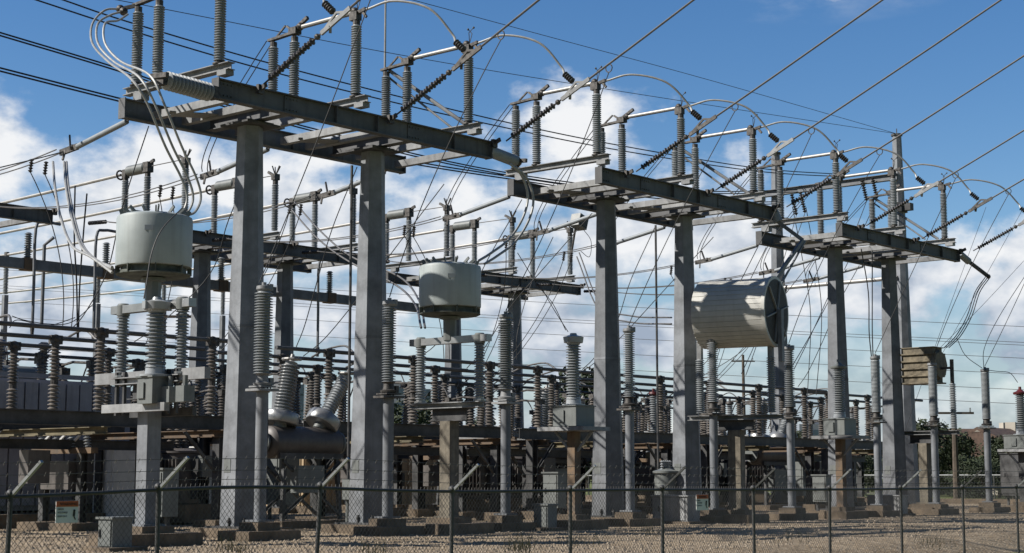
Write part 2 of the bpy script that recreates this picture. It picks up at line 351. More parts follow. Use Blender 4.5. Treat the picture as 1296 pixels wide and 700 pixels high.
def make_gantry():
    t = thing('steel_gantry', 'x', 'gantry', group='twin column steel gantries')
    for a in (0, 3.85):
        c = hexcol(MB(), a, 0, .2, 9.16, .5, .29).build('column', 'steel', t)
        mb = MB()
        for q in range(8): mb.lathe((a+.45*math.cos(q*.785+.2), .45*math.sin(q*.785+.2), .2), (a+.45*math.cos(q*.785+.2), .45*math.sin(q*.785+.2), .42), [(0, .03), (.12, .03), (.13, .055), (.17, .055), (.18, .03), (.22, .03)], 6)
        mb.build('anchor_bolts', 'dark', t, parent=c)
        hexcol(MB(), a, 0, 4.6, 4.66, .405, .403).build('seam_band', 'steel', t, parent=c)
        MB().box((a-.40, .05, 1.55), (.03, .22, .3)).build('number_plate', 'cab', t, parent=c)
        MB().box((a, 0, .215), (1.15, 1.15, .05)).build('base_plate', 'dark', t, parent=c)
        MB().box((a, 0, .04), (1.6, 1.6, .32)).build('concrete_pad', 'concrete', t)
        mb = MB().box((a, 0, 9.19), (.95, .95, .05)).box((a, 0, 9.24), (.75, .75, .045))
        mb.build('cap_plate', 'dark', t)
        MB().ibeam((a, -1.24, 9.42), (a, 1.44, 9.42), .26, .3).build('cross_beam', 'steel_beam', t)
    for b, z, a0, a1 in ((-1.38, 9.46, -2.1, 6.55), (1.58, 9.44, -2.35, 6.45)):
        mb = MB().ibeam((a0, b, z), (a1, b, z), .2, .44, .026, .02)
        s_ = -1 if b < 0 else 1
        for x in (a0+.25, .0, 3.85): mb.box((x, b+s_*.015, z), (.42, .03, .36))
        for x in (a0+.25, .0, 3.85):
            for q in (-.15, -.05, .05, .15):
                for zz in (-.12, .12): mb.box((x+q, b+s_*.04, z+zz), (.03, .025, .03))
        for x in (1.3, 2.6, 5.2): mb.box((x, b, z), (.016, .19, .385))
        mb.box((a0, b, z), (.03, .24, .46)); mb.box((a1, b, z), (.03, .24, .46))
        mb.build('main_beam', 'steel_beam', t)
    for x in (-1.55, -.75, .8, 2.2, 3.0, 4.7, 6.1):
        MB().angle((x, -1.26, 9.36), (x, 1.46, 9.36), .17, .02).build('cross_member', 'cross', t)
    for x0, x1 in ((-1.6, -.7), (2.2, 3.0)):
        MB().bar((x0, .9, 9.35), (x1, .35, 9.35), .5, .02).build('grating_plate', 'cross', t)
    for a in (-1.0, 2.95, 6.6):
        MB().box((a, -1.52, 9.62), (.16, .09, .2)).bar((a, -1.5, 9.62), (a, -1.72, 9.7), .05, .1).build('line_bracket', 'hardware', t)
    return t
g0 = make_gantry(); place(g0, (0, 0, 0), 'nearest grey twin column gantry at the left of the front row')
for a0, lb in ((13.13, 'middle grey twin column gantry of the front row'), (26.05, 'right hand grey twin column gantry of the front row')):
    place(copy_tree(g0), (a0, 0, 0), lb)
for a0, lb in ((-1.25, 'far back row gantry whose beam end enters at the left edge'), (12.4, 'back row gantry seen behind the left front columns'), (25.4, 'back row gantry behind the second grey drum')):
    place(copy_tree(g0), (a0, 17.5, 0), lb)

def make_switch():
    t = thing('disconnect_switch', 'x', 'switch', group='front row disconnect switches on the gantries')
    mb = MB().ibeam((0, -1.58, 9.97), (0, 2.15, 9.97), .2, .17, .018, .02); mb.box((0, -1.38, 9.83), (.22, .3, .1)).box((0, 1.58, 9.79), (.22, .3, .18))
    mb.build('switch_base', 'cross', t)
    for b in (1.78, 1.0, -1.17):
        i = MB().insul((0, b, 10.13), (0, b, 11.78), .092, .128, .056, 16).build('post_insulator', 'porc', t)
        MB().lathe((0, b, 10.06), (0, b, 10.2), [(0, .15), (.03, .15), (.04, .1), (.08, .1)], 10).build('foot', 'hardware', t, parent=i)
        MB().lathe((0, b, 11.77), (0, b, 11.9), [(0, .09), (.13, .09)], 10).build('cap', 'hardware', t, parent=i)
    MB().bar((0, 1.95, 11.97), (0, .85, 12.02), .12, .06).bar((0, 1.78, 11.94), (0, 1.35, 12.24), .04, .04).bar((0, 1.0, 12.02), (0, 1.3, 12.22), .05, .05)\
        .box((0, 1.0, 12.04), (.2, .26, .17)).ball((0, .8, 12.12), .1).bar((.05, 1.05, 12.1), (.05, .6, 12.32), .08, .08).build('hinge', 'hardware', t)
    MB().tube([(0, .75, 12.1), (0, -1.0, 12.1)], .055, 10).build('blade', 'alu', t)
    MB().box((0, -1.13, 12.0), (.18, .24, .2)).ball((0, -1.1, 12.13), .1).bar((.0, -1.1, 12.05), (.0, -1.48, 12.12), .08, .08).bar((0, -1.35, 12.1), (0, -1.5, 11.92), .05, .06).build('jaw', 'hardware', t)
    mb = MB()
    for dx, q in ((-.05, .12), (.07, -.1)): mb.tube([(0, -1.2, 12.15), (dx, -1.22, 12.4), (dx+q*.4, -1.22-q, 12.52)], .011, 5).ball((dx+q*.4, -1.22-q, 12.52), .03, 6)
    mb.build('arcing_horn', 'dark', t)
    return t
s0 = make_switch()
ordn = ['first', 'second', 'third']; place_w = ['left front gantry', 'middle front gantry', 'right front gantry']
for i, a0 in enumerate((0, 13.08, 26.05)):
    for j, d in enumerate((-1.85, 2.15, 6.02)):
        o = s0 if i == j == 0 else copy_tree(s0)
        place(o, (a0+d, 0, 0), f'{ordn[j]} three insulator switch from the left on top of the {place_w[i]}')

for i, a0 in enumerate((0, 13.08, 26.05)):
    p = (a0+6.0, 1.75, 11.95)
    t = thing('drive_rod', f'pale double rod slanting down beside the third switch of the {place_w[i]}', 'rod', p, 'slanting drive rods on the gantries')
    MB().tube([(.1, 0, 0), (.75, -2.3, -1.75)], .05, 8).build('rod', 'cross', t); MB().tube([(.1, .2, -.05), (.5, -1.9, -1.75)], .03, 8).build('rod', 'cross', t)

def make_switch2():
    t = thing('interrupter_switch', 'x', 'switch', group='interrupter switches on the back row gantries')
    MB().ibeam((0, -1.6, 9.95), (0, 2.35, 9.95), .2, .17, .018, .02).box((0, -1.38, 9.8), (.22, .3, .08)).box((0, 1.58, 9.78), (.22, .3, .14)).build('switch_base', 'cross', t)
    for b in (2.1, .8, -1.35):
        i = MB().insul((0, b, 10.1), (0, b, 11.78), .095, .13, .058, 12).build('post_insulator', 'porc', t)
        MB().lathe((0, b, 11.77), (0, b, 11.95), [(0, .1), (.18, .1)], 8).build('cap', 'hardware', t, parent=i)
    MB().tube([(0, 1.95, 12.1), (0, 1.9, 12.1), (0, .95, 12.1), (0, .9, 12.1)], [.15, .19, .19, .15], 14).build('interrupter', 'cab', t)
    MB().box((0, 2.1, 12.02), (.2, .2, .3)).build('terminal', 'hardware', t); MB().box((0, .8, 12.1), (.26, .3, .36)).bar((0, .8, 12.2), (0, .45, 12.32), .08, .1).build('terminal', 'hardware', t)
    mb = MB(); c = Vector((0, 2.42, 12.02))
    for k in range(12):
        t0 = 2*math.pi*k/12; t1 = t0+math.pi/6
        mb.tube([(0+.16*math.cos(t0), 2.42, 12.02+.16*math.sin(t0)), (.16*math.cos(t1), 2.42, 12.02+.16*math.sin(t1))], .035, 5)
    mb.tube([(0, 2.1, 12.02), (0, 2.6, 12.02)], .05, 8); mb.build('grading_ring', 'hardware', t)
    mb = MB().box((0, -1.35, 12.05), (.25, .2, .22))
    for dx, db in ((.1, .15), (-.12, .05), (.02, -.18), (.14, -.1)): mb.bar((0, -1.35, 12.1), (dx, -1.35+db, 12.45), .035, .035)
    mb.bar((0, -1.3, 12.1), (0, -.95, 12.28), .08, .09); mb.build('jaw', 'hardware', t)
    MB().tube([(0, .75, 12.12), (0, -1.3, 12.12)], .018, 6).build('blade', 'conductor', t)
    return t
s2 = make_switch2(); k = 0
for i, a0 in enumerate((12.4, 25.4)):
    for j, d in enumerate((-1.85, 2.15, 6.0)):
        o = s2 if k == 0 else copy_tree(s2); k += 1
        place(o, (a0+d, 17.5, 0), f'{ordn[j]} grey cylinder switch, {["back row gantry behind the left columns", "back row gantry behind the second drum"][i]}')
        MB_ = MB().tube(sag((a0+d, 20.1, 12.02), (a0+d, 62, 12.02), .25), .062, 8)
        solo(MB_, 'bus_tube', 'alu', f'silver tube running back from the {ordn[j]} cylinder switch, {["nearer", "farther"][i]} back row', 'bus tube', (a0+d, 20.1, 12.02), 'silver bus tubes')
# slim rear posts that carry the tubes farther back
for i, a0 in enumerate((12.4, 25.4)):
    for j, d in enumerate((-1.85, 2.15, 6.0)):
        t = thing('bus_support_post', f'slim rear post under the {ordn[j]} silver tube behind the {["nearer", "farther"][i]} back row gantry', 'post', (a0+d, 40, 0), 'slim rear bus posts')
        MB().box((0, 0, 4.9), (.22, .22, 9.9)).build('post', 'steel', t); MB().box((0, 0, .05), (.9, .9, .3)).build('footing', 'concrete', t)
        MB().insul((0, 0, 9.9), (0, 0, 11.7), .09, .135, .07, 10).build('insulator', 'porc', t); MB().box((0, 0, 11.8), (.15, .2, .2)).build('clamp', 'hardware', t)

# ------------------------------------------------------------------ incoming overhead lines with strings, clamps, arch jumpers and drop leads
SL = math.tan(R(23.5)); cvt_a = [-.98, 2.89, 6.95, 12.03, 16.06, 20.27, 25.74, 29.88, 34.14]
str_a = [-1.05, 2.95, 6.85, 12.3, 16.2, 20.15, 25.2, 29.2, 33.3]
sw_a = [a0+d for a0 in (0, 13.08, 26.05) for d in (-1.85, 2.15, 6.02)]
nm9 = ['leftmost', 'second from the left', 'third from the left', 'fourth from the left', 'middle', 'sixth from the left', 'third from the right', 'second from the right', 'rightmost']
nm9 = ['leftmost', 'second', 'third', 'fourth', 'fifth', 'sixth', 'seventh', 'eighth', 'ninth and rightmost']
for i, a in enumerate(str_a):
    p0 = Vector((a, -1.7, 9.7)); u = Vector((0, -1, SL)).normalized(); base = (a, -1.7, 9.7)
    t = thing('overhead_line', f'{nm9[i]} incoming line from the left, climbing right from its dark insulator string', 'power line', base, 'incoming overhead lines')
    s_ = p0+u*.22; e_ = s_+u*1.5
    MB().tube([p0, s_], .02, 6).tube([e_, e_+u*.3], .022, 6).ball(e_+u*.12, .07).rel(base).build('link', 'hardware', t)
    MB().insul(s_, e_, .035, .085, .085, 12, .018).rel(base).build('insulator_string', 'polymer', t)
    c_ = e_+u*.75
    mb = MB().bar(e_+u*.25, c_+u*.45, .05, .1).bar(e_+u*.35+Vector((0, 0, .02)), c_+Vector((0, .0, .16)), .04, .05).bar(c_+Vector((0, 0, .16)), c_+u*.3, .04, .05)
    mb.bar(e_+u*.55, e_+u*.6+Vector((.05, .1, -.16)), .06, .06).rel(base).build('dead_end_clamp', 'hardware' if i % 2 else 'cross', t)
    pts = [c_+u*(.3+x)+Vector((0, 0, .0014*x*x)) for x in (0, 2, 5, 9, 14, 20, 28, 38, 50)]
    MB().tube(pts, .026, 6).rel(base).build('conductor', 'conductor', t)
    # short dark insulator and arch jumper up to the switch jaw
    jaw = Vector((sw_a[i], -1.5, 12.1)); q0 = c_+Vector((-.02, .35, .42)); q1 = c_+Vector((0, .02, .12))
    MB().insul(q0, q0.lerp(q1, .8), .035, .085, .07, 10).rel(base).build('jumper_insulator', 'polymer', t)
    mid = spline([jaw, jaw.lerp(q0, .22)+Vector((0, -.25, .32)), jaw.lerp(q0, .6)+Vector((0, -.30, .42)), q0+Vector((0, .12, .22)), q0], 7)
    MB().tube(mid, .028, 7).rel(base).build('arch_jumper', 'alucable', t)
    # ring and drop lead to the instrument transformer below
    r0 = c_+u*1.1; top = Vector((cvt_a[i], -1.6, 5.42))
    mb = MB()
    for k2 in range(10):
        t0 = 2*math.pi*k2/10; t1 = t0+.63
        mb.tube([r0+Vector((0, .1*math.cos(t0), -.1+.1*math.sin(t0))), r0+Vector((0, .1*math.cos(t1), -.1+.1*math.sin(t1)))], .014, 5)
    mb.rel(base).build('ring', 'hardware', t)
    sd = (.25+.2*(i % 3))*(-1 if i % 2 else 1)
    MB().tube(sag(r0+Vector((0, 0, -.2)), top, .0, 18, (sd*.4, .15, -.15)), .012, 5).rel(base).build('drop_lead', 'cable', t)

# ------------------------------------------------------------------ instrument transformers on pipe posts
def make_cvt(fat, smooth=False):
    t = thing('voltage_transformer', 'x', 'transformer', group='instrument transformers on pipe posts')
    MB().box((0, 0, .02), (1.4, 1.0, .36)).box((0, 0, .28), (.6, .6, .17)).build('concrete_pad', 'concrete', t)
    MB().tube([(0, 0, .38), (0, 0, 3.1)], .125, 14).box((0, 0, .4), (.42, .42, .04)).build('pipe_post', 'steel', t)
    rs = .2 if fat else .165
    MB().box((0, 0, 3.12), (.5, .5, .05)).box((0, 0, 3.19), (.4, .4, .03)).lathe((0, 0, 3.22), (0, 0, 3.5), [(0, .19), (.05, .2), (.07, .14), (.2, .12), (.24, .15)], 12)\
        .box((.18, -.05, 3.3), (.1, .1, .16)).build('mounting_head', 'hardware' if not fat else 'cross', t)
    if smooth: MB().insul((0, 0, 3.45), (0, 0, 5.2), .14, .165, .045, 14).build('insulator', 'porc', t)
    else: MB().insul((0, 0, 3.45), (0, 0, 5.2), rs-.065, rs, .058, 18).build('insulator', 'porc_light' if not fat else 'porc', t)
    MB().lathe((0, 0, 5.2), (0, 0, 5.4), [(0, .13), (.05, .17), (.12, .16), (.14, .05), (.2, .05)], 12).box((.12, -.05, 5.3), (.1, .1, .14)).build('terminal_cap', 'cross', t)
    MB().tube([(.13, -.02, 3.2), (.15, -.02, 2.2), (.13, 0, 1.0), (.16, 0, .42)], .018, 6).build('ground_wire', 'cable', t)
    return t
lbl = ['thick ribbed insulator on a pipe post in front of the leftmost front column', 'pale ribbed insulator on a pipe post beside the second front column',
       'ribbed insulator on a pipe post between the second drum and the rusty stand', 'pale insulator on a slim pipe post between the middle pair of columns',
       'pale insulator on a pipe post in front of the big beige cylinder', 'ribbed insulator on a pipe post right of the big beige cylinder',
       'slim smooth insulator on a pipe post left of the last front column', 'slim smooth insulator on a pipe post in front of the olive coil', 'slim insulator on a pipe post standing alone right of the olive coil']
protos = {}
for i, a in enumerate(cvt_a):
    key = (i == 0 or i == 2, i >= 6)
    if key not in protos: protos[key] = o = make_cvt(*key)
    else: o = copy_tree(protos[key])
    place(o, (a, -1.6 if i else -1.75, 0), lbl[i])

# ------------------------------------------------------------------ wave traps on stands
def stand(t, bw, ztop, post='steel', pr=.16, wide=1.6, beam='cross'):
    MB().box((0, 0, .06), (1.7, 1.3, .36)).box((0, 0, .3), (.75, .75, .14)).build('concrete_pad', 'concrete', t)
    MB().bar((0, 0, .37), (0, 0, ztop-.45), pr*2, pr*2).box((0, 0, .39), (.5, .5, .04)).build('post', post, t)
    MB().ibeam((0, -.55, ztop-.3), (0, .55, ztop-.3), .3, .3).build('head_beam', 'dark', t)
    MB().ibeam((0, -wide/2-.2, ztop-.08), (0, wide/2+.2, ztop-.08), .35, .14).build('platform', beam, t)
def drum_trap(label, base, zb, zd, legins, post, cvt=False):
    t = thing('wave_trap', label, 'wave trap', base, 'grey drum wave traps')
    stand(t, 0, zb, post, .16, 1.75)
    for b in (-.95, .95):
        i = MB().insul((0, b, zb+.08), (0, b, zd-.72), .085, .13, .06, 16).build('post_insulator', 'porc', t)
        MB().lathe((0, b, zb), (0, b, zb+.1), [(0, .15), (.04, .15), (.05, .1), (.1, .1)], 10).build('foot', 'silver', t, parent=i)
    for b in (-.95, .95): MB().lathe((0, b, zd-.74), (0, b, zd-.46), [(0, .1), (.02, .13), (.22, .13), (.26, .1)], 12).build('insulator_cap', 'cab', t)
    MB().box((0, 0, zd-.6), (.18, 2.5, .16)).build('cross_arm', 'silver', t)
    MB().lathe((0, 0, zd-.6), (0, 0, zd-.02), [(0, .15), (.1, .155), (.48, .16), (.5, .24), (.56, .24)], 8).build('pedestal', 'cab', t)
    MB().lathe((0, 0, zd), (0, 0, zd+1.2), [(.2, .2), (0.16, .66), (.17, .725), (.2, .735), (1.1, .735), (1.15, .72), (1.19, .62), (1.2, .1)], 48).build('drum', 'drum', t, sharp=25)
    for q in (.9, 2.5, 4.1, 5.6): MB().bar((.6*math.cos(q), .6*math.sin(q), zd+1.15), (.66*math.cos(q), .66*math.sin(q), zd+1.3), .03, .08).build('lifting_lug', 'cab', t)
    MB().box((-.52, -.525, zd+.85), (.16, .012, .1), -.78).build('rating_plate', 'silver', t)
    mb = MB().lathe((0, 0, zd-.02), (0, 0, zd+.17), [(0, .1), (0, .66), (.03, .72), (.05, .72), (.05, .64), (.19, .62)], 40)
    for k in range(8):
        q = k*math.pi/4+.2; mb.box((.69*math.cos(q), .69*math.sin(q), zd+.1), (.09, .02, .16), q)
    mb.build('lower_flange', 'drumdark', t)
    for k in range(12):
        q = k*math.pi/6; MB().bar((.45*math.cos(q), .45*math.sin(q), zd+1.2), (.6*math.cos(q), .6*math.sin(q), zd+1.32), .03, .06).build('top_bracket', 'cab', t)
    MB().box((0, .3, zd+1.25), (.7, .04, .12)).build('top_plate', 'cab', t)
    return t
T1B = (onb(190, 500, -2.2)[0], -2.2, 0); T2B = (onb(569, 500, -2.0)[0], -2.0, 0)
T1 = drum_trap('large grey green drum on two insulators at the left, near cables looping down', T1B, 3.25, 5.2, True, 'steel', True)
T2 = drum_trap('smaller looking grey green drum on two insulators right of the second front column', T2B, 3.05, 5.1, True, 'wood')
# instrument transformer boxes (head ball, ribs, tank)
def box_cvt(label, base, zt, ztop, ball=True, red=False, own=True, post='rusty', boxw=.75):
    t = thing('coupling_transformer', label, 'transformer', base, 'coupling transformers with tank boxes')
    if own:
        MB().box((0, 0, .06), (1.4, 1.1, .36)).box((0, 0, .3), (.6, .6, .14)).build('concrete_pad', 'concrete', t)
        MB().bar((0, 0, .37), (0, 0, zt-.5), .24, .24).build('post', post, t)
        MB().box((0, 0, zt-.44), (1.1, 1.5, .1)).bar((0, .6, zt-.5), (0, .1, zt-1.0), .06, .06).bar((0, -.6, zt-.5), (0, -.1, zt-1.0), .06, .06).build('platform', 'cross', t)
    MB().box((0, 0, zt-.12), (boxw, boxw, .5)).box((0, 0, zt+.14), (boxw+.06, boxw+.06, .03)).box((-boxw/2-.02, .1, zt-.12), (.03, .2, .3)).build('tank_box', 'cab', t)
    MB().lathe((0, 0, zt+.15), (0, 0, zt+.4), [(0, .3), (.04, .3), (.05, .2), (.22, .18)], 14).build('collar', 'porc_light', t)
    MB().insul((0, 0, zt+.3), (0, 0, ztop-.3), .13, .2, .07, 20).build('insulator', 'porc', t)
    if ball: MB().lathe((0, 0, ztop-.3), (0, 0, ztop), [(0, .16), (.04, .18), (.06, .25), (.2, .27), (.23, .16), (.25, .1), (.3, .08)], 14).box((.0, 0, ztop-.17), (.62, .1, .14)).build('head', 'porc_light', t)
    else: MB().lathe((0, 0, ztop-.3), (0, 0, ztop), [(0, .24), (.03, .26), (.08, .26), (.12, .15), (.2, .06), (.3, .05)], 14).build('head', 'red' if red else 'cab', t)
    return t
box_cvt('ribbed transformer with ball head in the middle under the left drum', (T1B[0]-.3, -2.75, 0), 3.05, 4.72, True, False, False, 'steel', .46)
C2B = (onb(726, 500, -2.2)[0], -2.2, 0)
box_cvt('ribbed transformer with ball head and box on a rusty post left of the middle columns', C2B, 2.95, 4.95)
C3B = (onb(1062, 500, -1.9)[0], -1.9, 0)
box_cvt('ribbed transformer with grey box on a platform in front of the fifth front column', C3B, 3.0, 5.05, False, False, True, 'rusty')
C4B = (onb(1291, 500, -1.9)[0], -1.9, 0)
box_cvt('red capped transformer on a grey box at the right edge', C4B, 2.75, 4.75, False, True, True, 'dark', 1.0)
# extra frame parts round the left stand
t = thing('support_frame', 'pale steel cross frame carrying boxes and rods under the left drum', 'steel frame', (T1B[0], -2.2, 0))
MB().box((0, .0, 3.24), (.14, 3.5, .22)).build('side_rail', 'cross', t)
MB().box((-.35, 0, 2.62), (.12, 2.0, .16)).build('lower_rail', 'cross', t); MB().box((.3, 0, 2.55), (.1, 2.0, .16)).build('lower_rail', 'dark', t)
mb = MB()
for x in (-.95, -.7, .7, .95): mb.bar((-.1, x, 2.5), (-.1, x, 3.35), .06, .06)
mb.build('hanger', 'dark', t)
for x in (-1.35, -.9): MB().box((-.2, x, 2.85), (.25, .25, .3)).tube([(-.2, x, 3.0), (-.2, x, 3.2)], .05, 8).build('small_box', 'cab', t)

# horizontal beige trap
TB = (onb(931, 500, -2.0)[0], -2.0, 0)
t = thing('wave_trap', 'big beige horizontal cylinder with dark spoked end on a two insulator stand', 'wave trap', TB, rz=R(12))
stand(t, 0, 3.1, 'wood', .19, 2.5)
for b in (-1.1, 1.1):
    i = MB().insul((0, b, 3.15), (0, b, 4.75), .09, .135, .06, 14).build('post_insulator', 'porc', t)
    MB().box((0, b, 5.0), (.16, .14, .5)).build('bracket', 'cross', t)
zc = 6.05
mb = MB(); NS = 40; ring = []
for k in range(NS):
    q0, q1 = 2*math.pi*(k+.06)/NS, 2*math.pi*(k+.94)/NS
    ring += [(q0, .985), (q0+.004, 1.0), (q1-.004, 1.0), (q1, .985)]
n_ = len(ring); vs = [(r_*math.cos(q), y, zc+r_*math.sin(q)) for y in (-1.25, .95) for q, r_ in ring]
mb.add(vs, [tuple(range(n_)), tuple(range(2*n_-1, n_-1, -1))]+[(i, i+n_, (i+1) % n_+n_, (i+1) % n_) for i in range(n_)])
mb.build('drum', 'beige', t, sharp=20)
MB().lathe((0, -1.3, zc), (0, -1.18, zc), [(0, .95), (0, 1.03), (.1, 1.03), (.12, .9)], 56).build('rim', 'beige', t)
MB().lathe((0, -1.31, zc), (0, -1.2, zc), [(0, .94), (.02, .94)], 48).build('end_mesh', 'capdark', t)
mb = MB().lathe((0, -1.38, zc), (0, -1.3, zc), [(0, .09), (.06, .09)], 12)
for k in range(6):
    q = k*math.pi/3+.25; mb.bar((.05*math.cos(q), -1.33, zc+.05*math.sin(q)), (.93*math.cos(q), -1.33, zc+.93*math.sin(q)), .05, .035)
mb.build('spoke', 'cross', t)
MB().box((0, -1.42, 5.35), (.2, .12, 1.5)).build('end_post', 'steel', t)
# olive open coil trap
TO = (onb(1168, 500, -1.0)[0], -1.0, 0)
t = thing('wave_trap', 'olive stacked octagonal coil at the right between two insulators', 'wave trap', TO)
stand(t, 0, 2.95, 'wood', .16, 2.3)
for b in (-1.15, 1.15):
    MB().insul((0, b, 3.0), (0, b, 4.6), .08, .125, .06, 14).build('post_insulator', 'porc', t)
    MB().tube([(0, b, 4.6), (0, b, 5.45)], .07, 10).build('rod', 'hardware', t)
for k in range(5):
    z = 4.62+k*.26
    mb = MB().box((0, 0, z+.13), (.72, 1.22, .2)).box((0, 0, z+.015), (.86, 1.42-.06*(k % 2), .05)).box((0, 0, z+.245), (.8, 1.34, .03))
    mb.build('coil_layer', 'olive', t)
MB().lathe((0, -.74, 5.28), (0, -.6, 5.28), [(0, .5), (.12, .56)], 8).build('end_frame', 'olive', t)
MB().box((0, 0, 5.15), (.1, 2.4, .08)).build('coil_arm', 'hardware', t)

# ------------------------------------------------------------------ cables from gantry ends to the traps
def cables(label, lines, m='alucable', r=.03, extra=None, group=None, cat='cable', name='jumper_cable'):
    base = tuple(lines[0][0]); t = thing(name, label, cat, base, group)
    for l in lines: MB().tube(spline(l, 7), r, 7).rel(base).build('strand', m, t)
    if extra:
        for nme, mm, mb in extra: mb.rel(base).build(nme, mm, t)
    return t
# left cantilever insulator and looping cables
pa = onb(268, 118, -1.38); pb = onb(196, 98, -1.9); pa = (-2.12, -1.42, 9.33)
pb = (-3.62, -1.5, 9.36)
t = thing('cantilever_insulator', 'thick grey ribbed insulator lying sideways off the left end of the nearest gantry beam', 'insulator', pa)
p, q = Vector(pa), Vector(pb)
MB().insul(p.lerp(q, .12), p.lerp(q, .92), .12, .2, .1, 20).rel(pa).build('insulator', 'porc', t)
MB().bar(p, p.lerp(q, .12), .26, .26).rel(pa).build('end_bracket', 'hardware', t); MB().bar(p.lerp(q, .93), q, .2, .24).bar(q+Vector((0, -.25, .05)), q+Vector((0, .3, .1)), .08, .1).rel(pa).build('clamp', 'hardware', t)
def P(lst, a=None, b=None): return [ona(x, y, a) if a is not None else onb(x, y, b) for x, y in lst]
L1 = []
for dx, dy, a1 in ((-3, -1, -1.85), (4, 5, -1.85), (13, 12, -1.85)):
    top = [(154+dx*.6, 12+dy*.5), (136+dx, 14+dy), (120+dx, 30), (120+dx, 55), (140+dx, 78), (170+dx*1.5, 99-dy*.3)]
    a_seq = [(-1.9, 1.9)]
    pts = [ona(*top[0], -2.1), ona(*top[1], -2.4), ona(*top[2], -2.8), ona(*top[3], -3.1), ona(*top[4], -3.4), onb(*top[5], -1.6)]
    low = [(190+dx*1.4, 130+dy*.2), (213+dx*1.3, 185), (233+dx*1.2, 225), (240+dx*1.1, 250), (234+dx, 268), (222+dx, 273)]
    pts += [onb(x, y, -2.0) for x, y in low]
    L1.append(pts)
cables('three pale cables looping from the top left insulator down to the left drum', L1, 'alucable', .026,
       [('cable_clamp', 'hardware', MB().ball(L1[0][0], .1).ball(L1[1][0], .1).bar(L1[0][0], (-1.85, 1.8, 11.95), .06, .08))])
# tube and cables at the right end of the nearest gantry
tb = (6.56, -1.38, 9.44); te = Vector(onb(655, 205, -1.45))
t = thing('cantilever_insulator', 'smooth grey tube insulator off the right end of the nearest gantry beam', 'insulator', tb)
MB().tube([tb, Vector(tb).lerp(te, .92)], .15, 16).rel(tb).build('insulator', 'polygrey', t); MB().ball(te, .12).bar(te+Vector((0, -.3, 0)), te+Vector((0, .3, .05)), .08, .1).rel(tb).build('clamp', 'hardware', t)
L2 = [[onb(x+d, y+d*.6, -1.8) for x, y in [(645, 207), (660, 222), (668, 248), (662, 275), (645, 302), (622, 320), (606, 330)]] for d in (0, 7)]
cables('two pale cables looping from the gantry end tube down to the second drum', L2, 'alucable', .032)
L2b = [[onb(x, y, -1.6) for x, y in l] for l in ([(560, 262), (540, 300), (515, 318), (480, 318), (430, 290), (375, 240)],)]
# right end of the middle gantry
tb = (19.9, -1.38, 9.56); te = Vector(onb(985, 281, -1.5))
t = thing('strut_arm', 'grey tube and angled struts between the middle gantry end and the beige cylinder', 'strut', tb)
e2 = Vector(onb(1016, 304, -2.2)); e3 = Vector(onb(975, 362, -2.2))
MB().tube([tb, te], .15, 14).rel(tb).build('end_tube', 'polygrey', t)
MB().bar(te, e2, .09, .12).rel(tb).build('upper_strut', 'steel', t)
MB().bar(e2, e3, .09, .1).bar(e2+Vector((.15, 0, 0)), e3+Vector((.2, 0, -.3)), .05, .05).rel(tb).build('lower_strut', 'steel', t)
# right end of the right gantry
tb = (32.85, -1.38, 9.56); te = Vector(onb(1226, 331, -1.5)); e2 = Vector(onb(1251, 350, -1.8))
t = thing('strut_arm', 'short grey arm sloping down from the end of the right gantry', 'strut', tb)
MB().tube([tb, te], .13, 12).rel(tb).build('end_tube', 'polygrey', t); MB().bar(te, e2, .09, .12).ball(e2, .09).rel(tb).build('end_strut', 'hardware', t)
cables('three dark cables sagging from the right arm down to the olive coil', [[onb(x+d, y, -1.6) for x, y in [(1249, 351), (1236, 370), (1226, 400), (1212, 425), (1197, 440)]] for d in (-2, 1, 4)], 'cable', .018)

